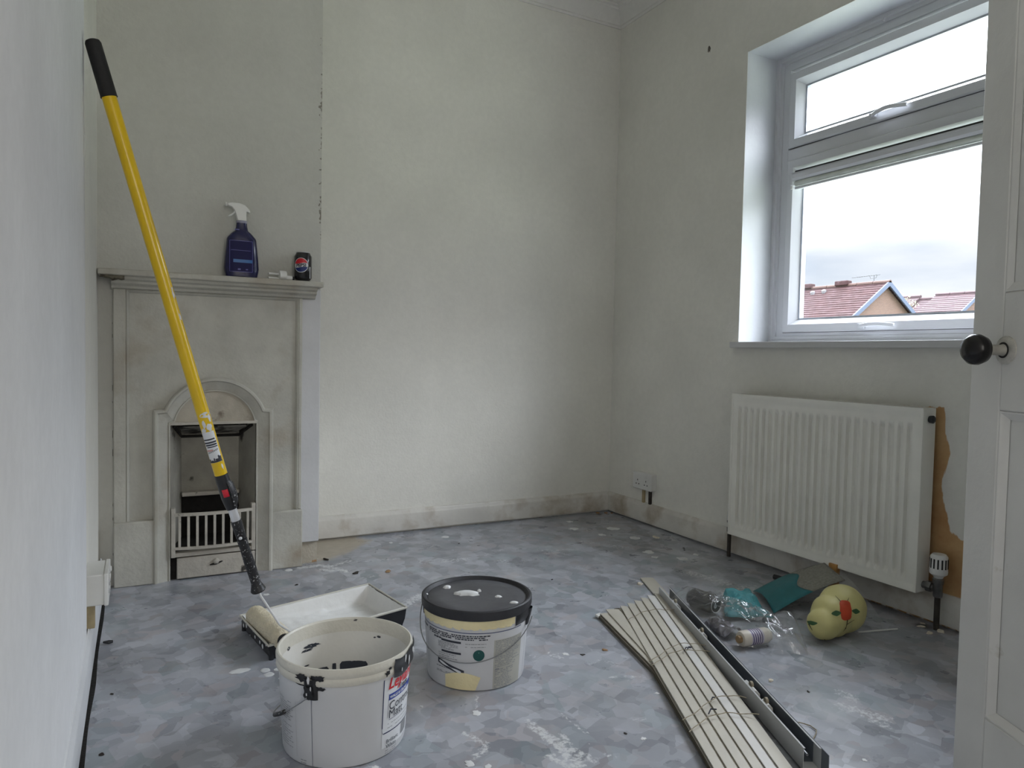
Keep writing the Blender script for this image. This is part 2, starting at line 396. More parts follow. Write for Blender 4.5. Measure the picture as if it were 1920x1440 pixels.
def poly_soft(P, poly, soft):
    ins = in_poly(P, poly); d = np.min([seg_dist(P, poly[i], poly[(i + 1) % len(poly)]) for i in range(len(poly))], axis=0)
    return np.clip(0.5 + np.where(ins, d, -d) / (2 * soft), 0, 1)
def text2d(s_, size, bold=0.0, shear=0.0):
    cu = bpy.data.curves.new('lettering', 'FONT'); cu.body = s_; cu.size = size; cu.offset = bold; cu.shear = shear; cu.resolution_u = 3
    o = bpy.data.objects.new('lettering', cu); COL.objects.link(o)
    dg = bpy.context.evaluated_depsgraph_get(); me = bpy.data.meshes.new_from_object(o.evaluated_get(dg))
    vs_ = [(v.co.x, v.co.y) for v in me.vertices]; fs = [tuple(p.vertices) for p in me.polygons]
    bpy.data.objects.remove(o); bpy.data.curves.remove(cu); bpy.data.meshes.remove(me)
    return vs_, fs

# ------------------------------------------------------------------ room shell
XL, XR, YB, YF, ZC = -0.12, 2.36, 3.265, 2.925, 2.76
def floor_build():
    mb = MB(); nx, ny = 250, 380
    mb.grid(lambda a, b: (-0.14 + a * 2.50, -0.52 + b * 3.80, 0.0), nx, ny)
    o = mb.build('floor', M['floor'], smooth=False); P = coords(o)[:, :2].astype(float)
    smear = np.zeros(len(P))
    strokes = [([(0.572, 2.868), (0.651, 2.872), (0.693, 2.822), (0.729, 2.752)], .022, .8), ([(0.7, 2.85), (0.774, 2.882)], .02, .7), ([(0.648, 2.811), (0.677, 2.782)], .018, .9),
        ([(1.138, 2.721), (1.222, 2.718)], .04, .6), ([(1.969, 2.168), (2.004, 2.114), (2.019, 1.998)], .05, .62), ([(1.946, 1.917), (2.057, 1.913)], .075, .66),
        ([(0.77, 2.268), (0.899, 2.367)], .035, .72), ([(0.819, 1.435), (0.831, 1.356), (0.852, 1.316), (0.861, 1.346)], .013, .75), ([(0.815, 1.402), (0.825, 1.322), (0.833, 1.226)], .014, .8),
        ([(0.83, 1.331), (0.865, 1.233)], .018, .7), ([(0.661, 1.453), (0.686, 1.386), (0.664, 1.359), (0.639, 1.353)], .012, .75), ([(0.906, 1.432), (0.917, 1.327)], .007, .7),
        ([(1.634, 1.2), (1.631, 1.17)], .03, .65), ([(1.571, 1.152), (1.608, 1.076)], .035, .66), ([(1.573, 1.073), (1.582, 1.042)], .018, .66), ([(1.134, 1.539), (1.217, 1.506)], .011, .6),
        ([(1.049, 1.333), (1.081, 1.317)], .006, .75), ([(1.062, 1.743), (1.077, 1.708)], .02, .6), ([(1.159, 1.638), (1.202, 1.595)], .022, .5), ([(0.766, 1.606), (0.726, 1.526)], .005, .75),
        ([(0.899, 2.844), (0.955, 2.836)], .02, .6), ([(0.903, 1.237), (0.918, 1.218)], .008, .8), ([(0.76, 2.635), (0.807, 2.65)], .03, .5), ([(1.674, 1.709), (1.653, 1.508)], .05, .35),
        ([(1.019, 1.763), (0.996, 1.715)], .02, .5), ([(0.789, 1.285), (0.814, 1.228)], .016, .75), ([(1.6, 2.7), (1.75, 2.65)], .03, .55), ([(1.35, 2.75), (1.48, 2.8)], .03, .5), ([(1.85, 2.75), (1.95, 2.6)], .04, .55)]
    for pts, w, s in strokes:
        d = np.min([seg_dist(P, pts[i], pts[i + 1]) for i in range(len(pts) - 1)], axis=0)
        smear = np.maximum(smear, s * np.clip(1.25 - d / w * 0.75, 0, 1))
    set_attr(o, 'smear', smear)
    set_attr(o, 'worn', poly_soft(P, [(0.57, 2.915), (0.708, 2.930), (0.82, 3.02), (0.95, 3.16), (0.9, 3.27), (0.57, 3.27)], 0.05))
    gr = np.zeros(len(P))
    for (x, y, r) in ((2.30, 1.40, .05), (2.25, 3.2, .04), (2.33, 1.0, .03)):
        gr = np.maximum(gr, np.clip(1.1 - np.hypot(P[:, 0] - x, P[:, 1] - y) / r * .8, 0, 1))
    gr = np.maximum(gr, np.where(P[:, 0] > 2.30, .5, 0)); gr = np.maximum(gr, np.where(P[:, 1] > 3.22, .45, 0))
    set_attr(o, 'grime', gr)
    return struct(o)
floor = floor_build()
# subfloor past the room edge (hall side) 
mb = MB().box(-0.14, 1.2, -1.4, -0.52, -0.05, 0.0)
struct(mb.build('floor_hall', M['floor'], smooth=False))
def add_drips():
    data = [(0.526, 2.857, 0.0162), (0.303, 1.977, 0.0134), (0.309, 1.947, 0.0139), (0.333, 1.968, 0.0089), (0.336, 1.909, 0.0098), (0.402, 2.599, 0.0098), (0.292, 1.661, 0.0036),
        (0.723, 1.52, 0.0103), (0.616, 1.608, 0.0045), (1.287, 3.083, 0.0197), (1.02, 3.085, 0.0098), (2.002, 3.117, 0.0171), (1.941, 2.97, 0.0238), (2.125, 2.903, 0.033), (2.003, 2.818, 0.0188),
        (2.115, 2.703, 0.026), (2.02, 2.483, 0.0269), (2.262, 2.597, 0.0076), (1.992, 2.404, 0.0139), (2.088, 2.336, 0.0219), (2.189, 2.363, 0.0143), (0.621, 1.335, 0.0098), (0.652, 1.309, 0.0076),
        (1.02, 1.252, 0.0067), (1.189, 1.411, 0.0054), (1.101, 1.717, 0.0089), (1.403, 0.972, 0.0054), (0.437, 1.408, 0.0067), (0.242, 2.002, 0.021)]
    for i, (x, y, r) in enumerate(data):
        mb = MB(); n = 14; irr = 0.12 if i in (0, 1, 2, 3, 4, 9) else 0.42
        rs = [r * (1 + irr * (noise.noise((math.cos(2 * math.pi * j / n) * 1.7 + i * 3.1, math.sin(2 * math.pi * j / n) * 1.7, i)) * 2)) for j in range(n)]
        if i == 28: rs = [r * (1.0 if j % 7 else 1.25) * (1.1 if (j % 7) in (0, 1, 6) else .75) for j in range(n)]
        rings = [[(x + rs[j] * k * math.cos(2 * math.pi * j / n), y + rs[j] * k * math.sin(2 * math.pi * j / n), z) for j in range(n)] for k, z in ((1, 0.0002), (0.92, 0.0011), (0.5, 0.0016))]
        mb.loft(rings); mb.build('paint_drip', M['drip'], floor)
add_drips()

# left wall: the near part stands 8 mm proud and ends in a joint beside the socket
mb = MB().box(XL - 0.2, XL - 0.008, 2.118, 3.5, 0, 3.0).box(XL - 0.2, XL, -1.4, 2.115, 0, 3.0, 1)
struct(mb.build('wall_left', [M['wall'], M['wall_near']], smooth=False))
# back wall
mb = MB().box(XL - 0.2, XR + 0.35, YB, YB + 0.15, 0, 3.0)
struct(mb.build('wall_back', M['wall'], smooth=False))
# chimney breast with the fire opening and the flue recess
def breast():
    mb = MB(); x1 = 0.655
    mb.grid(lambda a, b: (0.405 + a * (x1 - 0.405), YF, 0.088 + b * (3.0 - 0.088)), 24, 290)
    mb.add([(x1, YF, 0.088), (x1, YB, 0.088), (x1, YB, 3), (x1, YF, 3)], [(0, 1, 2, 3)])
    mb.add([(.405, YF, 0.088), (x1, YF, 0.088), (x1, YB, 0.088), (.405, YB, .088)], [(0, 1, 2, 3)])
    mb.box(XL - 0.01, 0.105, YF, YB, 0, 3.0); mb.box(0.105, 0.405, YF, YB, 0.60, 3.0); mb.box(0.105, 0.405, 3.20, YB, 0, 0.6)
    mb.box(0.405, 0.65, YF + .006, YB, 0, 0.0879, 1)
    o = mb.build('wall_chimney_breast', [M['wall_breast'], M['beige']], smooth=False); c = coords(o).astype(float)
    chip = np.zeros(len(c)); edge = np.clip(1 - np.abs(c[:, 0] - 0.652) / 0.016, 0, 1) * (c[:, 1] < YF + .01)
    zz = c[:, 2]; w = np.clip((zz - 1.25) / .1, 0, 1) * np.clip((2.25 - zz) / .2, 0, 1)
    chip = edge * w * (0.60 + 0.35 * np.abs(np.sin(zz * 23.0) * np.sin(zz * 7.3 + 1)))
    set_attr(o, 'chip', chip); set_attr(o, 'bare', np.zeros(len(c)))
    return struct(o)
breast()
# window wall
Y0W, Y1W, Z0W, Z1W = 1.00, 2.322, 0.946, 2.214
def wall_right():
    mb = MB(); XO = XR + 0.30
    mb.grid(lambda a, b: (XR, 0.6 + a * (3.30 - 0.6), b * Z0W), 270, 94)
    mb.box(XR, XO, -1.4, 0.6, 0, 3.0)
    mb.add([(XR, .6, Z0W), (XR, 3.3, Z0W), (XO, 3.3, Z0W), (XO, .6, Z0W), (XO, .6, 0), (XO, 3.3, 0)], [(0, 1, 2, 3), (3, 2, 5, 4)])
    mb.box(XR, XO, 0.6, 3.3, Z1W, 3.0); mb.box(XR, XO, 0.6, Y0W, Z0W, Z1W); mb.box(XR, XO, Y1W, 3.3, Z0W, Z1W)
    e_ = .0006   # thin gloss skin of the reveal
    mb.add([(XR + .001, Y1W - e_, Z0W), (XO, Y1W - e_, Z0W), (XO, Y1W - e_, Z1W - e_), (XR + .001, Y1W - e_, Z1W - e_)], [(0, 1, 2, 3)], 1)
    mb.add([(XR + .001, Y0W, Z1W - e_), (XO, Y0W, Z1W - e_), (XO, Y1W, Z1W - e_), (XR + .001, Y1W, Z1W - e_)], [(0, 1, 2, 3)], 1)
    o = mb.build('wall_right', [M['wall_bare'], M['reveal']], smooth=False); c = coords(o).astype(float); P = c[:, 1:3]
    poly = [(1.9, .70), (1.46, .722), (1.400, .726), (1.392, .65), (1.374, .576), (1.393, .485), (1.390, .414), (1.360, .318), (1.331, .303), (1.20, .30), (1.20, .0), (1.9, .0)]
    b = poly_soft(P, poly, 0.02) * (np.abs(c[:, 0] - XR) < 1e-4) * (P[:, 1] < Z0W)
    set_attr(o, 'bare', b)
    ch = np.zeros(len(c)); set_attr(o, 'chip', ch)
    return struct(o)
wall_right()
# small old fixing scar high on the window wall
mb = MB(); n = 12
rs = [0.009 + 0.009 * noise.noise((j * 1.3, 4, 2)) for j in range(n)]
mb.loft([[(XR - t, 2.564 + k * rs[j] * math.cos(6.283 * j / n), 2.315 + 1.9 * k * rs[j] * math.sin(6.283 * j / n)) for j in range(n)] for k, t in ((1, 0.0), (.8, .0012))])
tag(mb.build('wall_plug', mat('grey_plaster_scar', S(104, 99, 92), .9, .35, 160), loc=(XR, 2.564, 2.315)), 'dark broken wall plug hole high on the window wall', 'wall plug')
# front wall beside the doorway and the hall behind the camera
mb = MB().box(1.16, XR + 0.3, -0.02, 0.10, 0, 3.0).box(1.16, 1.3, -1.4, -0.02, 0, 3.0).box(XL - .2, 1.3, -1.45, -1.35, 0, 3.0)
struct(mb.build('wall_front', M['wall'], smooth=False))
mb = MB().box(XL - 0.2, XR + 0.35, -1.45, YB + 0.15, ZC, ZC + 0.1)
struct(mb.build('ceiling', M['ceiling'], smooth=False))
# coving: two stepped beads and a cove
def coving():
    prof = [(0, -.085), (.006, -.085), (.008, -.074), (.016, -.072), (.024, -.052), (.045, -.028), (.066, -.018), (.070, -.009), (.084, -.008), (.086, 0), (0, 0)]
    mb = MB()
    y = lambda a: YB - a
    mb.loft([[(0.655, YB - a, ZC + b) for a, b in prof], [(XR, YB - a, ZC + b) for a, b in prof]])
    struct(mb.build('trim_1', M['ceiling'], angle=25))
    mb = MB(); mb.loft([[(XR - a, YB, ZC + b) for a, b in prof], [(XR - a, 0.10, ZC + b) for a, b in prof]])
    struct(mb.build('trim_2', M['ceiling'], angle=25))
    mb = MB(); mb.loft([[(XL - .008, YF - a, ZC + b) for a, b in prof], [(0.655, YF - a, ZC + b) for a, b in prof]])
    struct(mb.build('trim_3', M['ceiling'], angle=25))
coving()
# skirting boards (2 cm thick, small gap over the floor)
sk = [(0, 0.010), (.020, 0.010), (.020, .088), (.017, .094), (.010, .100), (.006, .108), (0, .110)]
def ragged(y):   # the lower edge of the boards is uneven
    return 0.004 * noise.noise((y * 3.1, 2.2, 0))
def skirt(name, fn, t0, t1, m):
    mb = MB(); n = 24; rings = []
    for i in range(n + 1):
        t = t0 + (t1 - t0) * i / n
        rings.append([fn(a, t, b + (ragged(t) if b < .02 else 0)) for a, b in sk])
    mb.loft(rings); return struct(mb.build(name, m, angle=30))
skirt('baseboard_back', lambda a, t, z: (t, YB - a, z), 0.656, XR - .02, M['skirt'])
skirt('baseboard_right', lambda a, t, z: (XR - a, t, z), 0.10, YB, M['skirt'])
skirt('baseboard_left', lambda a, t, z: (XL + a * .54, t, z + 0.008 if z > .05 else z), -1.3, 2.88, M['skirt_clean'])
# flat black strip painting the dark of the gap between vinyl and left skirting
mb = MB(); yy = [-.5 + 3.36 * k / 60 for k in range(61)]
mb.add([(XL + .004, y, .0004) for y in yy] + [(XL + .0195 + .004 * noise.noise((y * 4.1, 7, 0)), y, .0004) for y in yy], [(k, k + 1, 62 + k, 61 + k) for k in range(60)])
struct(mb.build('gap_dark_strip', M['soot_and_gap'], smooth=False))
# little dark cavity in the back skirting
mb = MB().box(1.59, 1.625, YB - .0206, YB - .019, .012, .036)
# pale gloss board on the breast, right of the fireplace, stopping short of the floor
mb = MB().box(0.566, 0.654, YF - 0.012, YF + 0.004, 0.090, 1.115)
struct(mb.build('trim_4', M['strip'], bevel=0.003))

# ------------------------------------------------------------------ fireplace
def fireplace():
    t = thing('fireplace', 'old cream painted fireplace with arched opening and iron grate on the chimney breast', 'fireplace', (0.25, 2.90, 0))
    F = M['fire']; D = M['fire_dirty']
    Yp = YF - 0.014
    # mantel shelf
    mb = MB().box(XL - .005, 0.648, 2.832, YF + .002, 1.120, 1.142)
    mb.build('mantel_shelf', F, t, bevel=0.004)
    prof = [(2.85, 1.120), (2.852, 1.110), (2.866, 1.104), (2.868, 1.096), (2.886, 1.088), (2.890, 1.080), (2.902, 1.076), (YF, 1.076), (YF, 1.120)]
    mb = MB(); mb.loft([[(-0.085, y, z) for y, z in prof], [0.0 or (0.628, y, z) for y, z in prof]])
    mb.build('shelf_moulding', F, t, angle=20)
    # flat panel around the arch
    x0, x1, z0, z1 = -0.030, 0.560, 0.0, 1.078
    mb = MB(); outer = [(x0, 0.0), (x0, z1), (x1, z1), (x1, 0.0)]
    ia = [(0.12 + 0.0, 0.593)]
    pts = [(0.10, 0.0), (0.10, 0.60)]
    for k in range(13):
        th = math.pi * (1 - k / 12); pts.append((0.26 + 0.16 * math.cos(th), 0.60 + 0.125 * math.sin(th)))
    pts += [(0.412, 0.60), (0.412, 0.0)]
    L0 = [(x0, 0.0), (x0, 0.6)] + [(x0 + (x1 - x0) * k / 12, z1) for k in range(13)] + [(x1, 0.6), (x1, 0.0)]
    for i in range(len(pts) - 1):
        for y, rev in ((Yp, 0), (YF, 1)):
            q = [(L0[i][0], y, L0[i][1]), (L0[i + 1][0], y, L0[i + 1][1]), (pts[i + 1][0], y, pts[i + 1][1]), (pts[i][0], y, pts[i][1])]
            mb.add(q, [(0, 1, 2, 3)])
    mb.build('panel', F, t, smooth=False)
    # stiles, head and panel bead
    for xa, xb, zt in ((-0.080, -0.040, 1.078), (0.566, 0.580, 1.078)):
        mb = MB().box(xa, xb, YF - 0.026, YF, 0.232, zt); mb.build('stile', F, t, bevel=0.003)
    bead = [(0, 0), (0, -.022), (.005, -.027), (.010, -.022), (.014, -.014), (.022, -.010), (.022, 0)]
    def frame_bead(name, a0, a1, b0, b1, prof, m):
        mb = MB(); rings = []
        for ins, dy in prof:
            rings.append([(a0 + ins, YF + dy, b0), (a0 + ins, YF + dy, b1 - ins), (a1 - ins, YF + dy, b1 - ins), (a1 - ins, YF + dy, b0)])
        for i in range(len(rings) - 1):
            for j in range(3):
                mb.add([rings[i][j], rings[i][j + 1], rings[i + 1][j + 1], rings[i + 1][j]], [(0, 1, 2, 3)])
        return mb.build(name, m, t, angle=30)
    frame_bead('panel_bead', -0.042, 0.568, 0.232, 1.080, bead, F)
    for xa, xb, zt in ((-0.080, 0.050, 0.236), (0.462, 0.583, 0.232)):
        mb = MB().box(xa, xb, YF - 0.040, YF, 0.0, zt); mb.build('plinth_block', F, t, bevel=0.004)
    # arched frame (coved band)
    out = [(0.048, 0.0), (0.048, 0.30), (0.048, 0.642), (0.082, 0.644)]
    inn = [(0.104, 0.0), (0.104, 0.30), (0.104, 0.588), (0.112, 0.594)]
    n = 20; a0 = math.asin(0.073 / 0.190); b0 = math.asin(0.026 / 0.1423)
    for k in range(n + 1):
        u = k / n; th = (math.pi - a0) + (2 * a0 - math.pi) * u; out.append((0.2595 + 0.190 * math.cos(th), 0.571 + 0.190 * math.sin(th)))
        th = (math.pi - b0) + (2 * b0 - math.pi) * u; inn.append((0.2595 + 0.1423 * math.cos(th), 0.568 + 0.1423 * math.sin(th)))
    out += [(0.437, 0.642), (0.468, 0.640), (0.468, 0.30), (0.468, 0.0)]
    inn += [(0.402, 0.592), (0.407, 0.585), (0.407, 0.30), (0.407, 0.0)]
    mb = MB(); layers = [(0.0, YF), (0.0, YF - 0.040), (0.10, YF - 0.046), (0.22, YF - 0.046), (0.30, YF - 0.038), (0.88, YF - 0.024), (0.92, YF - 0.028), (1.0, YF - 0.028), (1.0, YF)]
    rings = [[(o_[0] + (i_[0] - o_[0]) * w, y, o_[1] + (i_[1] - o_[1]) * w) for o_, i_ in zip(out, inn)] for w, y in layers]
    mb.loft(rings, cap=False, closed=False); mb.build('arched_frame', F, t, angle=28)
    arc = [q for q in inn if q[1] > 0.584]
    mb = MB().prism([(0.405, 0.590), (0.110, 0.590)] + arc[1:-1], lambda a, b, d: (a, d, b), YF - 0.020, YF - 0.004)
    mb.build('arch_infill', M['beige'], t)
    mb = MB().box(0.104, 0.407, YF - 0.030, YF - 0.004, 0.583, 0.594); mb.build('lintel_bead', D, t, bevel=.002)
    # fire chamber
    Yb = YF + 0.15
    for xa, xb in ((0.105, 0.150), (0.405, 0.362)):
        mb = MB().prism([(xa, YF - .012), (xb, Yb), (xb + (0.01 if xb > .3 else -0.01), Yb), (xa + (0.0005 if xa > .3 else -0.0005), YF + .02)], lambda a, b, d: (a, b, d), 0.09, 0.585)
        mb.build('firebrick_cheek', M['brickfire'], t, smooth=False)
    mb = MB().box(0.145, 0.367, Yb - .002, Yb + 0.02, 0.300, 0.560); mb.build('firebrick_back', M['brickfire'], t)
    mb = MB().box(0.150, 0.362, Yb - 0.035, Yb + .02, 0.286, 0.302); mb.build('back_ledge', D, t, bevel=.003)
    mb = MB().box(0.106, 0.404, Yb + 0.024, Yb + .034, 0.0, 0.599).box(0.106, 0.404, YF + 0.0, Yb + 0.02, 0.592, 0.599); mb.build('soot_lining', M['soot_and_gap'], t)
    # damper plate hung in the throat, with its dark gap around it
    mb = MB().add([(0.135, YF + .012, 0.572), (0.375, YF + .012, 0.572), (0.350, Yb - .012, 0.536), (0.160, Yb - .012, 0.536)], [(0, 1, 2, 3)])
    mb.build('damper_plate', M['damper'], t, smooth=False, solid=0.006)
    rim = [(0.118, YF + .010, 0.575), (0.150, Yb - .008, 0.522), (0.362, Yb - .008, 0.522), (0.395, YF + .010, 0.575)]
    mb = MB(); mb.tube(rim, 0.006, 6); mb.build('damper_frame', M['soot_and_gap'], t)
    mb = MB().box(0.108, 0.402, YF + .004, Yb + .02, 0.088, 0.118); mb.build('fire_bed', M['soot_and_gap'], t)
    # grate
    def bow(x): return YF - 0.030 - 0.022 * (1 - ((x - 0.255) / 0.15) ** 2)
    mb = MB()
    for xa, xb in ((0.106, 0.121), (0.389, 0.404)):
        mb.box(xa, xb, YF - .038, YF - .004, 0.088, 0.272)
    mb.box(0.106, 0.404, YF - .034, YF - .004, 0.088, 0.104)
    g = mb.build('grate', D, t, bevel=.002)
    for z, h in ((0.249, .011), (0.122, .010)):
        mb = MB(); xs = [0.112 + 0.286 * k / 16 for k in range(17)]
        mb.loft([[(x, bow(x) - .005, z - h / 2), (x, bow(x) + .006, z - h / 2), (x, bow(x) + .006, z + h / 2), (x, bow(x) - .005, z + h / 2)] for x in xs]); mb.build('grate_rail', D, g)
    for k in range(9):
        x = 0.135 + 0.030 * k
        mb = MB().box(x - .0045, x + .0045, bow(x) - .003, bow(x) + .004, .122, .249); mb.build('grate_bar', D, g, bevel=.001)
    mb = MB().box(0.126, 0.404, YF - .030, YF - .012, 0.004, 0.083)
    a = mb.build('ash_cover', D, t, bevel=.003)
    mb = MB(); mb.lathe([(.002, 0), (.012, .002), (.010, .009), (.004, .012)], (0.262, YF - .030, 0.060), (0, -1, -.25), 12); mb.build('pull_knob', D, a)
    mb = MB(); mb.tube([(0.240, YF - .031, .046), (0.262, YF - .033, .050), (0.285, YF - .031, .056)], [.002, .005, .002], 6); mb.build('soot_mark', M['soot_and_gap'], a)
    mb = MB().box(0.106, 0.126, YF - .008, YF - .004, 0.0, 0.088); mb.build('dark_gap', M['soot_and_gap'], t)
    # broken plaster under the left end of the shelf
    mb = MB()
    mb.loft([[(XL + .002 + .075 * k / 8, 2.836 + .003 * noise.noise((k * 1.3, 1, 1)) + dy, 1.1195 + dz * (.4 + 1.3 * abs(noise.noise((k * .9, 3, 2))))) for dy, dz in ((0, 0), (.0, -.013), (.018, -.018), (.03, 0))] for k in range(9)])
    mb.build('mastic_lump', mat('dirty_mastic', S(104, 98, 84), .8, .3, 90, stain=(S(60, 54, 44), 60, .5, .1)), t)
fireplace()
# crack of open joint left of the fireplace: dark seam pieces
mb = MB()
for k in range(16):
    z = 0.05 + 0.06 * k + 0.02 * random.random()
    if k in (2, 5, 6, 9, 12, 13): continue
    mb.box(-0.0832, -0.0822 + .0006 * random.random(), YF - .0012, YF + .004, z, z + 0.006 + 0.022 * random.random() ** 2)
sm = mb.build('trim_5', mat('dark_joint', S(86, 80, 70), 0.9), smooth=False); struct(sm)

# ------------------------------------------------------------------ window
def window():
    w = thing('window_1', 'white upvc casement window with top light and deep painted reveal', 'window', (2.56, 1.66, Z0W)); w['kind'] = 'structure'
    U = M['upvc']
    def ring(mb, y0, y1, z0, z1, prof, insz=None):
        rings = [[(x, y0 + i, z0 + i), (x, y1 - i, z0 + i), (x, y1 - i, z1 - i), (x, y0 + i, z1 - i)] for i, x in prof]
        mb.loft(rings + [rings[0]], cap=False)
    FX = 2.56
    y0, y1, z0, z1 = Y0W, Y1W, Z0W, Z1W
    mb = MB(); ring(mb, y0, y1, z0, z1, [(0, FX + .07), (0, FX - .018), (.014, FX - .018), (.016, FX - .006), (.03, FX - .006), (.032, FX), (.062, FX), (.066, FX + .012), (.066, FX + .07)])
    mb.build('window_frame', U, w, angle=25)
    mb = MB().box(FX, FX + .07, y0 + .06, y1 - .06, 1.752, 1.806); mb.build('transom', U, w, bevel=.004)
    # dark gasket line around each sash
    for za, zb in ((0.992, 1.752), (1.806, 2.134)):
        mb = MB(); ring(mb, y0 + .068, y1 - .068, za, zb, [(0, FX + .006), (0, FX - .001), (.008, FX - .001), (.008, FX + .006)]); mb.build('gasket_and_shade', M['gasket_and_shade'], w, smooth=False)
    for za, zb, hz, hy in ((0.994, 1.7512, 1.012, 1.78), (1.8068, 2.132, 1.832, 1.765)):
        mb = MB(); ring(mb, y0 + .071, y1 - .071, za, zb, [(0, FX + .02), (0, FX - .010), (.004, FX - .014), (.034, FX - .014), (.038, FX - .008), (.056, FX + .022), (.056, FX + .05), (0, FX + .05)])
        s = mb.build('sash', U, w, angle=25)
        mb = MB(); ring(mb, y0 + .126, y1 - .126, za + .055, zb - .055, [(0, FX + .024), (0, FX + .050), (.009, FX + .050), (.009, FX + .024)]); mb.build('spacer_bar', M['alu'], s, smooth=False)
        for xg in (FX + .026, FX + .047):
            mb = MB().add([(xg, y0 + .127, za + .056), (xg, y1 - .127, za + .056), (xg, y1 - .127, zb - .056), (xg, y0 + .127, zb - .056)], [(0, 1, 2, 3)]); mb.build('pane', M['glass'], s, smooth=False)
        # lever handle
        mb = MB().box(FX - .026, FX - .013, hy + .055, hy + .085, hz - .011, hz + .011)
        ys = [hy + .07 - .145 * k / 10 for k in range(11)]
        mb.loft([[(FX - .030 - .018 * math.sin(math.pi * k / 10) + d, y, hz + .006 * math.sin(math.pi * k / 10) + e) for d, e in ((-.004, -.007), (.004, -.008), (.004, .008), (-.004, .007))] for k, y in enumerate(ys)])
        mb.build('handle', U, s, bevel=.002)
        mb = MB(); mb.lathe([(.004, 0), (.004, .001)], (FX - .0265, hy + .070, hz), (-1, 0, 0), 10); mb.build('lock_pin', M['hole'], s)
    mb = MB().box(XR - 0.030, FX + .01, y0 - .02, y1 + .020, 0.922, 0.9455)
    # nosing runs past the reveal on both sides only in front of the wall
    v = MB().box(XR - .030, XR + .0, y0 - .04, y1 + .022, 0.922, 0.9465).box(XR - .001, FX - .002, y0 + .001, y1 - .001, 0.9462, 0.9478)
    v.build('window_sill', M['strip'], w, bevel=.003)
    # small white lump of filler and a hook on the head
    mb = MB().lathe([(.002, 0), (.006, .001), (.005, .012), (.002, .014)], (FX - .02, 1.80, 2.192), (-.5, 0, -1), 8); mb.build('blind_hook', U, w)
    return w
window()
t = thing('roller_blind', 'white roller blind wound up into its cassette at the head of the lower pane', 'blind', (2.53, 1.66, 1.64))
prof = [(2.552, 1.690), (2.532, 1.690), (2.522, 1.680), (2.520, 1.662), (2.524, 1.652), (2.552, 1.650)]
MB().loft([[(x, 1.10, z) for x, z in prof], [(x, 2.20, z) for x, z in prof]]).build('cassette', M['upvc'], t, angle=25)
prof = [(2.536 + .011 * math.cos(a), 1.640 + .012 * math.sin(a)) for a in [2 * math.pi * k / 14 for k in range(14)]]
MB().loft([[(x, 1.11, z) for x, z in prof], [(x, 2.19, z) for x, z in prof]]).build('rolled_fabric', mat('blind_fabric', (0.62, 0.66, 0.60), 0.7), t)
MB().box(2.530, 2.556, 1.105, 2.192, 1.6905, 1.6955).build('gasket_and_shade', M['gasket_and_shade'], t, smooth=False)  # black strip painting the shadow line above the cassette, not a seal
MB().box(2.528, 2.546, 1.11, 2.19, 1.614, 1.626).build('bottom_bar', M['upvc'], t, bevel=.003)
MB().box(2.520, 2.555, 2.198, 2.212, 1.632, 1.690).build('end_cap', M['upvc'], t, bevel=.004)
MB().tube([(2.53, 2.206, 1.634), (2.53, 2.2065, 1.618)], .006, 8).build('tensioner', M['white_pl'], t)

# ------------------------------------------------------------------ door (open, hinged to the right of the doorway)
def door():
    E = Vector((1.457, 0.816, 0)); d = Vector((-0.434, -0.901, 0)).normalized(); nrm = Vector((-0.901, 0.434, 0)).normalized()
    Wd = 0.76; base = E + d * Wd
    t = thing('door_1', 'white painted panelled door standing open with round black knob', 'door', tuple(base)); t['kind'] = 'structure'
    def q(s, n, z): p = E + d * s + nrm * n; return (p.x, p.y, z)
    st, th = 0.082, 0.04
    def pc(s0, s1, z0, z1, n0=-th, n1=0.0):
        mb = MB(); mb.add([q(s0, n0, z0), q(s1, n0, z0), q(s1, n1, z0), q(s0, n1, z0), q(s0, n0, z1), q(s1, n0, z1), q(s1, n1, z1), q(s0, n1, z1)],
            [(0, 3, 2, 1), (4, 5, 6, 7), (0, 1, 5, 4), (1, 2, 6, 5), (2, 3, 7, 6), (3, 0, 4, 7)]); return mb
    H = 1.98
    leaf = MB()
    for a in ((0, st, 0.006, H), (Wd - st, Wd, 0.006, H), (.34, .42, .2, .784), (.34, .42, 1.005, H - .1), (st, Wd - st, 0.006, .20), (st, Wd - st, .784, 1.005), (st, Wd - st, H - .1, H)):
        leaf.add(*(lambda m_: (m_.v, m_.f))(pc(*a)))
    leaf.build('leaf', M['door'], t, bevel=0.003)
    for s0, s1 in ((st, .34), (.42, Wd - st)):
        for z0, z1, dep in ((.20, .784, .012), (1.005, H - .1, .006)):
            pc(s0, s1, z0, z1, -th + .012, -dep).build('panel', M['door'], t, smooth=False)
            mb = MB(); rings = []
            for ins, n_ in ((0, -.001), (.003, -.001), (.016, -dep + .001)):
                rings.append([q(s0 + ins, n_, z0 + ins), q(s1 - ins, n_, z0 + ins), q(s1 - ins, n_, z1 - ins), q(s0 + ins, n_, z1 - ins)])
            mb.loft(rings, cap=False); mb.build('panel_moulding', M['door'], t, smooth=False)
    c = Vector(q(.094, 0, .897))
    k = MB().lathe([(.003, .036), (.013, .037), (.024, .044), (.0285, .055), (.0275, .066), (.020, .075), (.010, .079), (.001, .080)], c, nrm, 28).build('knob', M['knob'], t)
    MB().lathe([(.012, .004), (.010, .012), (.0095, .030), (.012, .038)], c, nrm, 20).build('knob_neck', M['brassw'], k)
    MB().lathe([(.026, 0.0), (.026, .003), (.020, .006), (.012, .007)], c, nrm, 24).build('rose', mat('grubby_rose_paint', (0.46, 0.45, 0.41), 0.5, 0.2, 60), k)
    MB().lathe([(.0148, .0072), (.0148, .0076)], c, nrm, 24).build('worn_ring', M['hole'], k)
door()
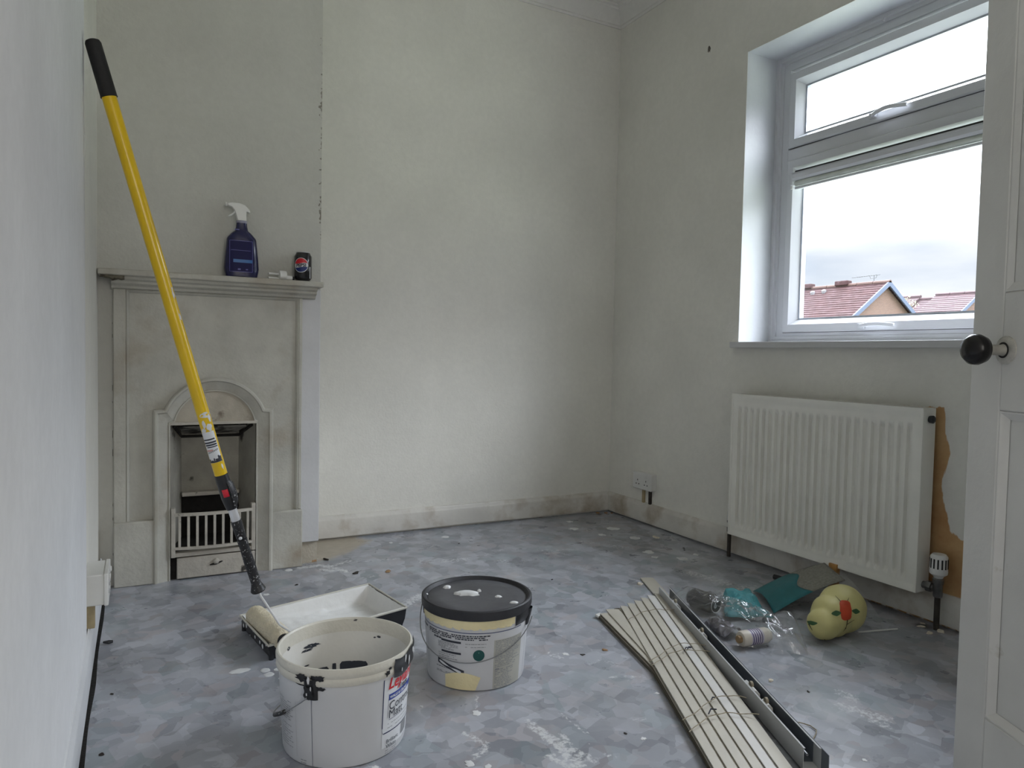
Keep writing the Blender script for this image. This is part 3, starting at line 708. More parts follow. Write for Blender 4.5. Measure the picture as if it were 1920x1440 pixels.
# door lining on the end of the stub wall
struct(MB().box(1.135, 1.16, -0.03, 0.112, 0, 2.02).box(1.15, 1.22, 0.10, 0.115, 0, 2.08).build('trim_6', M['skirt_clean'], smooth=False))

# ------------------------------------------------------------------ radiator
def radiator():
    t = thing('radiator', 'cream ribbed panel radiator on the wall below the window', 'radiator', (2.30, 1.83, 0.0))
    m = M['rad']; y0, y1, z0, z1 = 1.412, 2.256, 0.112, 0.716; xf = 2.270
    nrib = 24
    def fn(a, b):
        y = y1 + (y0 - y1) * a; z = z0 + (z1 - z0) * b
        e = min(1, max(0, (z - z0 - .040) / .016)) * min(1, max(0, (z1 - .050 - z) / .016)) * min(1, max(0, (y - y0 - .022) / .004)) * min(1, max(0, (y1 - .022 - y) / .004))
        ph = ((y - y0 - .03) / (y1 - y0 - .06) * nrib) % 1.0
        g = 1 if .30 < ph < .70 else (max(0, (ph - .20) / .10) if ph <= .30 else max(0, (.80 - ph) / .10))
        lip = 0.004 if (z - z0 < .012 or z1 - z < .014 or y - y0 < .010 or y1 - y < .010) else 0.0
        return (xf + .012 * g * e - lip, y, z)
    mb = MB(); mb.grid(fn, 420, 60); mb.build('front_panel', m, t, angle=50)
    MB().box(xf + .052, xf + .060, y0 + .02, y1 - .02, z0, z1 - .012).build('back_panel', m, t)
    for y in (y0, y1):
        s = 1 if y == y0 else -1
        MB().box(xf - .002, xf + .066, min(y, y + s * .006), max(y, y + s * .006), z0 - .001, z1 + .004).build('side_panel', m, t, bevel=.002)
    mb = MB().box(xf - .003, xf + .002, y0 + .001, y1 - .001, z1 - .012, z1 + .007).box(xf + .060, xf + .065, y0 + .001, y1 - .001, z1 - .012, z1 + .007)
    n = 60
    for k in range(n + 1):
        y = y0 + .004 + (y1 - y0 - .012) * k / n; mb.box(xf + .002, xf + .060, y, y + .005, z1 + .001, z1 + .006)
    mb.build('top_grille', m, t, smooth=False)
    MB().lathe([(.003, -.012), (.012, -.011), (.013, 0), (.010, .003), (.004, .004)], (xf + .032, y0 - .012, z1 - .030), (0, -1, 0), 16).build('bleed_plug', M['blackpl'], t)
    # two brackets tie it to the wall
    for y in (1.6, 2.05):
        MB().box(xf + .061, XR - .0005, y - .015, y + .015, z0 + .05, z1 - .06).build('bracket', M['chrome'], t)
    # thermostatic valve
    vy = 1.363; vx = xf + .036
    v = MB().lathe([(.012, .108), (.014, .112), (.014, .150), (.017, .154), (.017, .168), (.012, .172)], (vx, vy, 0), (0, 0, 1), 16).build('valve_body', M['chrome'], t)
    MB().tube([(vx, vy + .012, .136), (vx, y0 + .004, .136)], [.010, .012], 12).tube([(vx, vy + .018, .136), (vx, vy + .036, .136)], .018, 6).build('valve_nut', M['chrome'], v)
    h = MB().lathe([(.012, .170), (.016, .178), (.026, .186), (.027, .192), (.0265, .200), (.0255, .243), (.020, .250), (.004, .252)], (vx, vy, 0), (0, 0, 1), 28).build('valve_head', M['white_pl'], t)
    for k in range(14):
        a = 2 * math.pi * k / 14; c = Vector((vx + .0258 * math.cos(a), vy + .0258 * math.sin(a), .219)); ca, sa = math.cos(a), math.sin(a)
        mb = MB(); mb.add([(c.x + (ca * i - sa * j), c.y + (sa * i + ca * j), c.z + kz) for i in (-.001, .0012) for j in (-.0023, .0023) for kz in (-.014, .017)],
            [(0, 1, 3, 2), (4, 6, 7, 5), (0, 4, 5, 1), (2, 3, 7, 6), (0, 2, 6, 4), (1, 5, 7, 3)]); mb.build('slot', M['hole'], h, smooth=False)
    MB().tube([(vx, vy, .112), (vx, vy, 0.0)], .0088, 12).build('pipe', M['pipe'], t)
    ly = 2.284
    v = MB().lathe([(.009, .108), (.012, .112), (.012, .128), (.009, .132), (.009, .150), (.012, .152), (.012, .162)], (vx, ly, 0), (0, 0, 1), 14).build('lockshield_valve', M['chrome'], t)
    MB().tube([(vx, ly, .140), (vx, y1 - .004, .136)], .009, 10).build('valve_nut', M['chrome'], v)
    MB().lathe([(.0115, .160), (.013, .163), (.012, .196), (.009, .199), (.002, .200)], (vx, ly, 0), (0, 0, 1), 14).build('valve_cap', M['white_pl'], t)
    MB().tube([(vx, ly, .112), (vx, ly, 0)], .0088, 12).build('pipe', M['pipe'], t)
radiator()

# ------------------------------------------------------------------ sockets
t = thing('double_socket', 'surface mounted white double socket above the skirting near the far corner', 'socket', (2.343, 2.93, 0.183))
MB().box(2.330, XR + .003, 2.853, 2.997, 0.183, 0.266).build('back_box', M['white_pl'], t, bevel=.003)
fp = MB().box(2.322, 2.3315, 2.850, 3.000, 0.181, 0.268).build('face_plate', M['white_pl'], t, bevel=.004)
for yc in (2.892, 2.960):
    for dy, dz, w_, h_ in ((0, .014, .004, .008), (-.011, -.006, .007, .005), (.011, -.006, .007, .005)):
        MB().box(2.3212, 2.3225, yc + dy - w_ / 2, yc + dy + w_ / 2, .214 + dz - h_ / 2, .214 + dz + h_ / 2).build('pin_slot', M['hole'], fp, smooth=False)
    MB().box(2.3185, 2.323, yc - .006, yc + .006, .242, .256).build('rocker_switch', M['white_pl'], fp, bevel=.002)
for y, m in ((2.948, M['tan']), (2.895, M['pipe'])):
    MB().box(XR - .010, XR + .002, y - .009, y + .009, .106, .184).build('conduit', m, t, bevel=.002)
t = thing('socket_box', 'white surface socket box on the left wall beside the fireplace', 'socket', (-0.10, 2.22, 0.178))
MB().box(XL - .010, -0.082, 2.152, 2.300, 0.180, 0.263).build('back_box', M['white_pl'], t, bevel=.003)
fp = MB().box(-0.0825, -0.0715, 2.149, 2.303, 0.178, 0.265).build('face_plate', M['white_pl'], t, bevel=.003)
for yc in (2.19, 2.262):
    for dy, dz, w_, h_ in ((0, .014, .004, .008), (-.011, -.006, .007, .005), (.011, -.006, .007, .005)):
        MB().box(-.0720, -.0710, yc + dy - w_ / 2, yc + dy + w_ / 2, .212 + dz - h_ / 2, .212 + dz + h_ / 2).build('pin_slot', M['hole'], fp, smooth=False)
    MB().box(-.0720, -.0675, yc - .006, yc + .006, .240, .254).build('rocker_switch', M['white_pl'], fp, bevel=.002)
MB().box(XL - .009, -0.104, 2.165, 2.190, .116, .181).build('conduit', M['tan'], t, bevel=.002)

# ------------------------------------------------------------------ long paint roller leaning on the left wall
def on_axis(P0, P1):
    P0, P1 = Vector(P0), Vector(P1)
    return lambda s: P0 + (P1 - P0) * s
def paint_roller():
    T = Vector((-0.1005, 2.07, 1.628)); B = Vector((0.307, 2.126, 0.172)); D = B - T
    Yn = T + D * .7615 + Vector((-.006, 0, 0))
    def at(s):
        return T + (Yn - T) * (s / .7615) if s <= .7615 else Yn + (B - Yn) * ((s - .7615) / .2385)
    t = thing('paint_roller', 'yellow extension pole with black grip and paint roller leaning against the left wall', 'paint roller', (0.34, 2.15, 0.0))
    a = (Yn - T).normalized()
    MB().tube([at(0), at(.002), at(.006), at(.088), at(.091), at(.0912)], [.010, .0160, .0185, .0192, .0200, .0178], 20).build('grip', M['grip'], t)
    MB().tube([at(.0905), at(.40), at(.7618)], .0172, 24).build('pole', M['yellow'], t)
    # splashes and label wrapped on the pole
    cdir = Vector((0, 0, .87)) - at(.70); cdir = (cdir - a * cdir.dot(a)).normalized(); side = a.cross(cdir).normalized()
    if side.dot(rt) < 0: side = -side
    def wrap(s, phi, off=.0003, r=.0172):
        return at(s) + (cdir * math.cos(phi) + side * math.sin(phi)) * (r + off)
    def wpatch(mb, s0, s1, p0, p1, off=.0004, n=10):
        mb.grid(lambda u, v: wrap(s0 + (s1 - s0) * v, p0 + (p1 - p0) * u, off), n, 1)
    mb = MB(); wpatch(mb, .676, .7345, -1.25, .85); lab = mb.build('label', M['labelw'], t)
    mb = MB()
    for s0, s1, p0, p1 in ((.689, .6915, -1.2, .62), (.6945, .6975, -1.2, .75), (.699, .702, -1.1, .72), (.7035, .7055, -.9, .75)): wpatch(mb, s0, s1, p0, p1, .0007)
    mb.build('label_stripe', M['ink'], lab)
    mb = MB()
    for k in range(7): wpatch(mb, .7135 - .0007 * k, .7165 - .0007 * k, -1.0 + .24 * k, -1.0 + .24 * k + .17, .0007, 2)
    mb.build('label_stripe', M['inkgrey'], lab)
    mb = MB(); wpatch(mb, .709, .7125, -1.15, -.1, .0007); mb.build('label_stripe', mat('faded_pink_print', S(206, 160, 158)), lab)
    mb = MB()
    for k, (p0, p1, s0) in enumerate(((-1.2, -.95, .727), (-.9, -.45, .7295), (-.4, -.2, .726), (-.15, .3, .7275), (.3, .55, .722), (.55, .82, .724))): wpatch(mb, s0, .7343, p0, p1, .0007, 3)
    wpatch(mb, .7315, .7343, -1.25, .84, .0007); mb.build('label_stripe', M['ink'], lab)
    def splash(s, ph, ls, lp, seed, m=M['drip']):
        mb = MB(); n = 16; pts = []
        for j in range(n):
            q = 6.2832 * j / n; k = .6 + .9 * abs(noise.noise((seed + math.cos(q) * 1.6, math.sin(q) * 1.6, seed)));
            pts.append(wrap(s + ls * k * math.sin(q), ph + lp * k * math.cos(q), .0006))
        mb.add([wrap(s, ph, .001)] + pts, [(0, j + 1, (j + 1) % n + 1) for j in range(n)]); mb.build('paint_splash', m, t)
    splash(.645, .15, .006, 1.05, 3); splash(.652, .75, .008, .35, 5); splash(.661, -.35, .010, .35, 7); splash(.668, .35, .009, .5, 11); splash(.673, -.7, .006, .5, 13)
    splash(.425, .85, .010, .25, 17); splash(.466, .9, .008, .22, 19); splash(.744, .55, .006, .2, 23); splash(.415, .95, .004, .2, 29)
    # locking collar with red button
    c = MB().tube([at(.760), at(.7612), at(.775), at(.806), at(.822), at(.829), at(.8295)], [.0165, .0185, .0190, .0190, .0165, .0145, .010], 20).build('locking_collar', M['blackpl'], t)
    mb = MB()
    rr = [(.0175, .770, .3), (.024, .780, .55), (.026, .800, .6), (.023, .815, .5), (.0175, .826, .3)]
    mb.loft([[at(s) + cdir * (r_ * math.cos(p)) * .9 + side * (r_ * math.sin(p)) for p in [.35 + w * k for k in (0, .5, 1, 1.5, 2.0)]] + [at(s) + side * .010] for r_, s, w in rr])
    mb.build('lever', M['collar'], c)
    mb = MB(); mb.grid(lambda u, v: wrap(.7875 + .0145 * v, -.62 + .85 * u, .0006 + .0022 * (1 - (2 * u - 1) ** 4) * (1 - (2 * v - 1) ** 4), .0190), 10, 8); mb.build('button', M['red'], c)
    MB().tube([at(.828), at(.854)], .0122, 20).build('inner_tube', M['steel'], t)
    MB().tube([at(.8530), at(.8536), at(.862), at(.886), at(.8905)], [.012, .0150, .0148, .0138, .0120], 18).build('adaptor', M['collar'], t)
    h = MB().tube([at(.889), at(.891), at(.91), at(.935), at(.96), at(.982), at(.997), at(1.0)], [.009, .0145, .0135, .0148, .0142, .0135, .0215, .0190], 18).build('handle', M['collar'], t)
    mb = MB(); mb.lathe([(.002, -.003), (.005, 0), (.002, .003)], at(.886) + cdir * .0145 - side * .003, cdir, 10); mb.build('paint_blob', M['drip'], h)
    # wire frame and nap sleeve
    A = Vector((.314, 2.262, .058)); Bq = Vector((.360, 2.026, .056)); ax = (Bq - A).normalized()
    e = Bq + ax * .020
    pts = [at(.985), B + Vector((.004, -.006, -.012)), Vector((.352, 2.040, .096)), Vector((.379, 2.000, .082)), Vector((.384, 1.993, .074)), e + Vector((.006, -.001, .003)), e, Bq + ax * .002, A + ax * .02]
    MB().tube(pts, .0034, 8).build('frame_wire', M['wirepaint'], t)
    mb = MB(); n = 26; R0 = .030
    rings = []
    L_ = (Bq - A).length; s1 = ax.orthogonal().normalized(); s2 = ax.cross(s1)
    for i in range(37):
        u = i / 36; k = 1.0
        if u < .05: k = .62 + .38 * math.sin(u / .05 * 1.57)
        if u > .95: k = .62 + .38 * math.sin((1 - u) / .05 * 1.57)
        rings.append([A + ax * (L_ * u) + (s1 * math.cos(6.2832 * j / n) + s2 * math.sin(6.2832 * j / n)) * (R0 * k * (1 + .07 * noise.noise((u * 26, 3 * math.cos(6.2832 * j / n), 3 * math.sin(6.2832 * j / n))))) for j in range(n)])
    mb.loft(rings); mb.build('nap_sleeve', M['sleeve'], t)
    MB().lathe([(.004, 0), (.018, .001), (.018, .006), (.006, .007)], Bq - ax * .002, ax, 16).build('end_cap', M['blackpl'], t)
paint_roller()

# ------------------------------------------------------------------ roller tray
def paint_tray():
    o = Vector((.2775, 2.298, 0)); u = Vector((.428, .066, 0)).normalized(); v = Vector((u.y, -u.x, 0)); Lx, W = .432, .275
    t = thing('paint_tray', 'black roller tray coated in wet white paint, behind the open tub', 'paint tray', tuple(o + u * Lx / 2 + v * W / 2))
    def P(a, b, z): return o + u * a + v * b + Vector((0, 0, z))
    def rim(a): return .046 + .022 * (a / Lx)
    def fl(a): return .024 - .020 * min(1, max(0, (a - .06) / .22))
    def section(a, off):   # across the tray, from rim to rim
        r = rim(a); f = fl(a) + off
        end = min(1, max(0, min(a, Lx - a) / .022)); f = r - .004 - (r - .004 - f) * (end ** .6)
        ins = .018
        return [(0 - .0, r), (ins * .35, r - .002), (ins, f + .006), (ins + .012, f), (W / 2, f), (W - ins - .012, f), (W - ins, f + .006), (W - ins * .35, r - .002), (W, r)]
    aa = [0, .006, .012, .018, .024, .04] + [.06 + .35 * k / 20 for k in range(18)] + [Lx - .04, Lx - .03, Lx - .024, Lx - .018, Lx - .012, Lx - .006, Lx]
    aa = sorted(set(round(x, 4) for x in aa))
    mb = MB(); mb.loft([[P(a, b, z) for b, z in section(a, 0)] for a in aa], cap=False, closed=False)
    mb.build('shell', M['blackpl'], t, solid=.0024, angle=50)
    # outer skirt of the tray
    hw_ = .0035; q_ = lambda a, b, z: P(a, b, z)
    def ringat(ins, zf): return [q_(ins, ins, zf(0)), q_(Lx * .5, ins, zf(Lx * .5)), q_(Lx - ins, ins, zf(Lx)), q_(Lx - ins, W - ins, zf(Lx)), q_(Lx * .5, W - ins, zf(Lx * .5)), q_(ins, W - ins, zf(0))]
    MB().loft([ringat(.0008, lambda a: rim(a) - .001), ringat(.004, lambda a: rim(a) * .5), ringat(.012, lambda a: .0015)], cap=False).build('skirt', M['blackpl'], t, angle=60)
    # rolled rim
    per = [P(0, 0, rim(0)), P(Lx * .5, 0, rim(Lx * .5)), P(Lx, 0, rim(Lx)), P(Lx, W, rim(Lx)), P(Lx * .5, W, rim(Lx * .5)), P(0, W, rim(0)), P(0, 0, rim(0))]
    MB().tube(per, .0034, 8).build('rim', M['drycream'], t)
    for a, b in ((.01, .01), (Lx - .02, .012), (Lx - .02, W - .012), (.012, W - .012)):
        MB().lathe([(.007, 0), (.008, fl(a) + .012)], P(a, b, 0), (0, 0, 1), 8).build('foot', M['blackpl'], t)
    # paint splashed over the outer left end
    for k in range(9):
        b = .012 + .03 * k + random.uniform(-.012, .012); mb = MB(); q = P(-.0024 + .004 * random.random(), b, rim(0) - .004 - .022 * random.random() ** 2)
        mb.lathe([(.0005, -.001), (.002 + .006 * random.random(), 0), (.0005, .0012)], q, -u, 8); mb.build('paint_splash', M['drip'], t)
    # paint skin over the inside, ridged where the roller dragged it
    def pf(i, j):
        a = .0055 + (Lx - .011) * i; sec = section(Lx * i, .0025); ps = j * (len(sec) - 1); k = min(int(ps), len(sec) - 2); w = ps - k
        b = sec[k][0] + (sec[k + 1][0] - sec[k][0]) * w; z = sec[k][1] + (sec[k + 1][1] - sec[k][1]) * w
        q = P(a, b, 0); z += .0015 + .0030 * noise.noise((q.x * 30, q.y * 9, 1)) * (1 if .15 < j < .9 else .5) + .006 * max(0, noise.noise((a * 22, b * 40, 5))) * (1 if .2 < j < .8 else 0)
        z = max(z, .0105) if .12 < j < .88 else z
        return P(a, .004 + b * (W - .008) / W, min(z + .0012, rim(a) + .001))
    mb = MB(); mb.grid(pf, 80, 56); mb.build('wet_paint', M['wet'], t, angle=80)
paint_tray()

# ------------------------------------------------------------------ paint tubs
class Tub:
    def __init__(s, c, r0, r1, h):
        s.c = Vector((c[0], c[1], 0)); s.r0, s.r1, s.h = r0, r1, h
        s.f = Vector((-c[0], -c[1], 0)).normalized(); l = -s.f; s.r = Vector((l.y, -l.x, 0))
    def rad(s, z): return s.r0 + (s.r1 - s.r0) * z / s.h
    def p(s, phi, z, off=0.0):
        return s.c + (s.f * math.cos(phi) + s.r * math.sin(phi)) * (s.rad(z) + off) + Vector((0, 0, z))
    def patch(s, mb, p0, p1, z0, z1, off=.0006):
        n = max(1, int(abs(p1 - p0) / .07) + 1); nz_ = max(1, int((z1 - z0) / .05)); mb.grid(lambda u, v: s.p(p0 + (p1 - p0) * u, z0 + (z1 - z0) * v, off), n, nz_)
    def text(s, mb, st, size, phi, z, bold=0., shear=0., off=.0019):
        vs_, fs = text2d(st, size, bold, shear); rm = s.rad(z)
        mb.add([s.p(phi + x / rm, z + y, off) for x, y in vs_], fs)
    def blot(s, mb, phi, z, wp, hz, seed, off=.0012, n=22):
        pts = [s.p(phi, z, off + .001)]
        for j in range(n):
            q = 6.2832 * j / n; k = .62 + 1.0 * abs(noise.noise((seed + math.cos(q) * 2.1, math.sin(q) * 2.1, seed * .7)))
            pts.append(s.p(phi + wp * k * math.cos(q), z + hz * k * math.sin(q), off))
        mb.add(pts, [(0, j + 1, (j + 1) % n + 1) for j in range(n)])
def lines(tub, mb, p0, p1, z1, z0, rows, seed, h=.0022):
    rnd = random.Random(seed)
    for k in range(rows):
        z = z1 - (z1 - z0) * k / max(1, rows - 1); q = p0; end = p1 - (p1 - p0) * .35 * rnd.random() ** 2
        while q < end:
            w = min((.02 + .05 * rnd.random()), end - q)
            if rnd.random() > .1: tub.patch(mb, q, q + w, z - h / 2, z + h / 2)
            q += w + .012
def open_tub():
    T = Tub((.4135, 1.562), .1345, .1465, .216)
    t = thing('paint_tub', 'open white paint tub with red and blue label, nearest the camera', 'paint tub', tuple(T.c))
    n = 64
    prof = [(T.r0 - .006, 0), (T.r0 - .001, .002), (T.rad(.004), .006)] + [(T.rad(z), z) for z in (.05, .10, .15, .186)]
    MB().lathe(prof + [(T.rad(.19) - .002, .190), (T.rad(.18) - .003, .184)] + [(T.rad(z) - .0035, z) for z in (.15, .1, .05, .008)] + [(.002, .006)], T.c, (0, 0, 1), n).build('body', M['bucket'], t)
    # rim collar, thick with dried paint
    MB().lathe([(T.rad(.18), .178), (T.rad(.18) + .0035, .180), (T.rad(.19) + .005, .186), (T.rad(.19) + .0045, .192), (T.rad(.2) + .002, .196), (T.rad(.2) + .005, .202), (T.rad(.21) + .0045, .209), (T.rad(.21) + .002, .2165), (T.rad(.21) - .001, .217), (T.rad(.21) - .004, .2135), (T.rad(.2) - .005, .200), (T.rad(.19) - .0048, .184)], T.c, (0, 0, 1), n, cap=False).build('rim', M['drycream'], t, angle=30)
    # painted inside wall and settled paint
    MB().lathe([(T.rad(.212) - .0042, .212), (T.rad(.15) - .0042, .15), (T.rad(.10) - .0042, .10), (T.rad(.085) - .006, .082), (T.rad(.08) - .012, .078)], T.c, (0, 0, 1), n, cap=False).build('inner_wall', M['bucket_in'], t)
    lq = MB().lathe([(T.rad(.08) - .0055, .0770), (T.rad(.08) - .010, .0792), (T.rad(.08) - .016, .0775), (.11, .0772), (.105, .0780), (.10, .0772), (.05, .077), (.001, .077)], T.c, (0, 0, 1), n).build('paint', M['wet'], t)
    mb = MB()
    far = math.pi
    for p0, p1, z0, z1 in ((-.10, .40, .088, .112), (-.235, -.165, .088, .110), (-.80, -.30, .086, .106), (.66, .86, .088, .108)):
        q0, q1 = far - p1, far - p0; k = 14; pts = []
        for i in range(k + 1): pts.append(T.p(q0 + (q1 - q0) * i / k, z0 + .002 * noise.noise((i, 1, p0)), -.0052))
        for i in range(k, -1, -1): pts.append(T.p(q0 + (q1 - q0) * i / k, z1 - (.006 if i in (0, k) else 0) - .0022 * abs(noise.noise((i * .7, 4, p0))), -.0052))
        mb.add(pts, [tuple(range(len(pts)))]); mb.build('bare_plastic_patch', M['ink'], t); mb = MB()
    for ph, z, wp, hz in ((.62, .165, .16, .006), (.72, .158, .12, .003), (-.52, .172, .03, .002), (.75, .122, .09, .002), (.78, .115, .08, .002), (-.60, .175, .05, .003), (1.15, .185, .05, .005)):
        T.blot(mb, far + ph, z, wp, hz, ph * 9, -.0052); mb.build('bare_plastic_patch', M['ink'], t); mb = MB()
    for p0, p1, z in ((-.5, .2, .0805), (-.3, .35, .0835), (.2, .9, .0815)):
        mb = MB(); T.patch(mb, far - p1, far - p0, z, z + .0014, -.0062); mb.build('paint_tide_line', M['ink'], t)
    # black lugs and bare black patches of the rim
    for ph in (-.50, -.50 + math.pi):
        mb = MB(); mb.grid(lambda a, b: T.p(ph - .11 + .22 * a, .150 + .046 * b, .0015 + .0085 * (1 - (2 * a - 1) ** 4) * (.4 + .6 * b)), 8, 6)
        g = mb.build('lug', M['blackpl'], t)
    mb = MB()
    for a_ in ((-.62, .196, .12, .011, 3, .0062), (-.36, .199, .10, .007, 5, .0062), (-.66, .179, .13, .004, 9, .0015), (-.36, .174, .10, .005, 12, .0012), (-.5, .168, .07, .016, 15, .0115), (.62, .190, .05, .006, 18, .0062), (.66, .199, .035, .004, 23, .0062)):
        mb = MB(); T.blot(mb, *a_); mb.build('black_scuff', M['blackpl'], t)
    mb = MB()
    mb.grid(lambda a, b: T.p(.74 + .95 * a, .174 + .041 * b - .004 * math.sin(a * 9), .0065 + .001 * math.sin(b * 9)), 18, 6); mb.build('lid_remnant', M['blackpl'], t)
    mb = MB()
    for ph, z, wp, hz, sd in ((.98, .205, .02, .010, 2), (1.10, .195, .022, .015, 4), (1.25, .208, .03, .008, 6), (1.33, .199, .02, .008, 8), (.9, .184, .015, .006, 10), (-.49, .196, .02, .010, 12), (-.46, .178, .012, .006, 14), (-.52, .165, .01, .004, 15)):
        mb = MB(); T.blot(mb, ph, z, wp, hz, sd, .0085 if ph > 0 else .0125, 12); mb.build('paint_splash', M['drip'], t)
    # bail handle hanging down the left and back
    pts = []
    for k in range(29):
        a = k / 28; ph = -.50 - math.pi * a; drop = math.sin(math.pi * a)
        pts.append(T.c + (T.f * math.cos(ph) + T.r * math.sin(ph)) * (T.rad(.15) + .009 + .003 * drop) + Vector((0, 0, .160 - .105 * drop ** .9)))
    w = MB().tube(pts, .0016, 6).build('bail_handle', M['wire'], t)
    MB().tube(pts[4:8], .0048, 8).build('bead', M['collar'], w)
    # front label
    lab = MB(); T.patch(lab, .60, 2.10, .020, .172, .0004); lb = lab.build('label', M['labelw'], t)
    mb = MB()
    T.patch(mb, .585, .600, .066, .174, .0008); T.patch(mb, .62, 1.9, .052, .0545, .0008); T.patch(mb, -.50, -.494, .004, .150, .0008)
    k = [(.585 + .035 * (1 - math.cos(a)), .066 - .0135 * math.sin(a)) for a in [.262 * i for i in range(7)]]
    for i in range(6):
        (p0, z0), (p1, z1) = k[i], k[i + 1]; mb.add([T.p(p0, z0, .0008), T.p(p1, z1, .0008), T.p(p1, z1 + .0022, .0008), T.p(p0 + .012, z0 + .001, .0008)], [(0, 1, 2, 3)])
    T.patch(mb, .69, .694, .086, .128, .0008); T.patch(mb, .72, 1.6, .0795, .0805, .0008)
    mb.build('label_border', M['inkblue'] if False else mat('navy_print', S(32, 42, 84)), lb)
    mb = MB(); T.text(mb, 'Leyland', .034, .665, .150, .0007, .25); mb.build('lettering', M['inkred'], lb)
    mb = MB(); T.patch(mb, .70, 1.9, .124, .137, .0008); mb.build('banner', M['inkblue'], lb)
    mb = MB(); T.text(mb, 'WALLS & CEILINGS', .0080, .72, .1275, .0003, 0, .0013); mb.build('lettering', M['labelw'], lb)
    mb = MB(); T.text(mb, 'Trade', .017, .90, .1385, .0003, .1); mb.build('lettering', M['ink'], lb)
    for wd, sz, ph, z in (('Contract', .0265, .70, .1020), ('Matt', .0265, .70, .0835), ('Brilliant', .0125, .675, .029), ('White', .0125, .675, .018)):
        mb = MB(); T.text(mb, wd, sz, ph, z, 0.0); mb.build('lettering', M['ink'], lb)
    mb = MB(); lines(T, mb, .70, 1.3, .071, .062, 2, 4, .0014); lines(T, mb, .675, .95, .012, .007, 2, 8, .0012); mb.build('small_print', M['inkgrey'], lb)
    mb = MB()
    for i in range(9): T.patch(mb, 1.06 + .026 * i, 1.06 + .026 * i + (.010 + .009 * (i % 2)), .026, .055, .0008)
    mb.build('barcode', M['inkgrey'], lb)
    mb = MB(); lines(T, mb, -1.35, -.86, .128, .088, 9, 11, .0016); lines(T, mb, -1.30, -.88, .075, .03, 9, 12, .0014); lines(T, mb, -.72, -.58, .012, .006, 2, 3, .0016); mb.build('small_print', M['inkgrey'], t)
    mb = MB(); T.patch(mb, -.80, -.796, .015, .135, .0007); mb.build('print_rule', M['inklight'], t)
open_tub()
def closed_tub():
    T = Tub((.824, 1.742), .1325, .1450, .212)
    t = thing('paint_tub', 'closed white paint tub with a black lid and cream drips', 'paint tub', tuple(T.c)); n = 64
    prof = [(T.r0 - .006, 0), (T.r0 - .001, .002), (T.rad(.004), .006)] + [(T.rad(z), z) for z in (.05, .10, .15, .200)]
    MB().lathe(prof, T.c, (0, 0, 1), n).build('body', M['bucket'], t)
    MB().lathe([(T.rad(.19) + .001, .1885), (T.rad(.19) + .0060, .189), (T.rad(.2) + .0072, .196), (T.rad(.2) + .0072, .203), (T.rad(.21) + .0065, .2125), (T.rad(.21) + .003, .2148), (T.rad(.21) - .0015, .2145), (T.rad(.21) - .005, .2105), (T.rad(.21) - .008, .2060), (.10, .2060), (.001, .2060)], T.c, (0, 0, 1), n).build('lid', M['lid'], t, angle=32)
    MB().lathe([(T.rad(.21) - .011, .2059), (T.rad(.21) - .012, .2066), (.10, .2066), (.05, .2064), (.001, .2064)], T.c, (0, 0, 1), n).build('lid_panel', mat('dusty_lid_panel', (0.085, 0.086, 0.094), 0.5, 0.25, 9, 0.08, 40, spec=0.35), t)
    mb = MB()
    T.patch(mb, -1.62, .78, .167, .190, .0008)
    mb.build('cream_band', M['cream'], t)
    mb = MB(); 
    for k in range(14):
        T.blot(mb, -1.5 + .165 * k, .1665, .09, .0035, k * 3 + 1, .0009, 10); mb.build('cream_drip', M['cream'], t); mb = MB()
    mb.grid(lambda u, v: T.p(-.62 + (.62 + .10 * v) * u, .003 + (.034 + .012 * math.sin(u * 3.1)) * v, .0009), 16, 4)
    mb.build('paint_run', M['cream'], t)
    # white blobs on the lid
    def blob(x, y, r, e, seed, hgt=.006):
        mb = MB(); k = 18; rings = []
        for s_, z in ((1, .2066), (.8, .2066 + hgt * .6), (.4, .2066 + hgt)):
            rings.append([T.c + T.r * (x + e * s_ * r * math.cos(6.2832 * j / k) * (.7 + .6 * abs(noise.noise((seed + 2 * math.cos(6.2832 * j / k), 2 * math.sin(6.2832 * j / k), seed))))) + T.f * (y + s_ * r * math.sin(6.2832 * j / k) * (.7 + .6 * abs(noise.noise((seed + 3 * math.sin(6.2832 * j / k), 5, seed))))) + Vector((0, 0, z)) for j in range(k)])
        mb.loft(rings); mb.build('paint_blob', M['drip'], t)
    blob(-.085, -.062, .014, 1.0, 1); blob(-.028, -.012, .024, 1.7, 2, .008); blob(-.045, -.010, .016, 1.5, 9, .006); blob(.006, -.032, .008, 1.0, 3); blob(.058, .012, .008, 1.6, 4, .004); blob(.099, .058, .009, 1.6, 5, .004); blob(-.138, -.005, .005, 1, 6, .003)
    # lugs
    mb = MB(); mb.grid(lambda a, b: T.p(.80 + .55 * a, .160 + .030 * b, .0015 + .0055 * min(1, b * 2) * (1 - (2 * a - 1) ** 6)), 12, 4)
    mb.grid(lambda a, b: T.p(1.18 + .20 * a, .145 + .045 * b, .002 + .011 * (1 - (2 * a - 1) ** 4) * (.3 + .7 * b)), 8, 5); mb.build('lug', M['blackpl'], t)
    mb = MB(); mb.grid(lambda a, b: T.p(1.28 + math.pi - .1 + .2 * a, .145 + .045 * b, .002 + .011 * (1 - (2 * a - 1) ** 4)), 8, 5); mb.build('lug', M['blackpl'], t)
    pts = []
    for k in range(33):
        a = k / 32; ph = 1.28 - math.pi * a; d = math.sin(math.pi * a)
        pts.append(T.c + (T.f * math.cos(ph) + T.r * math.sin(ph)) * (T.rad(.1) + .006 + .012 * abs(2 * a - 1) ** 3 + .004 * (a > .6)) + Vector((0, 0, .166 - .088 * d ** .8)))
    MB().tube(pts, .0015, 6).build('bail_handle', M['wire'], t)
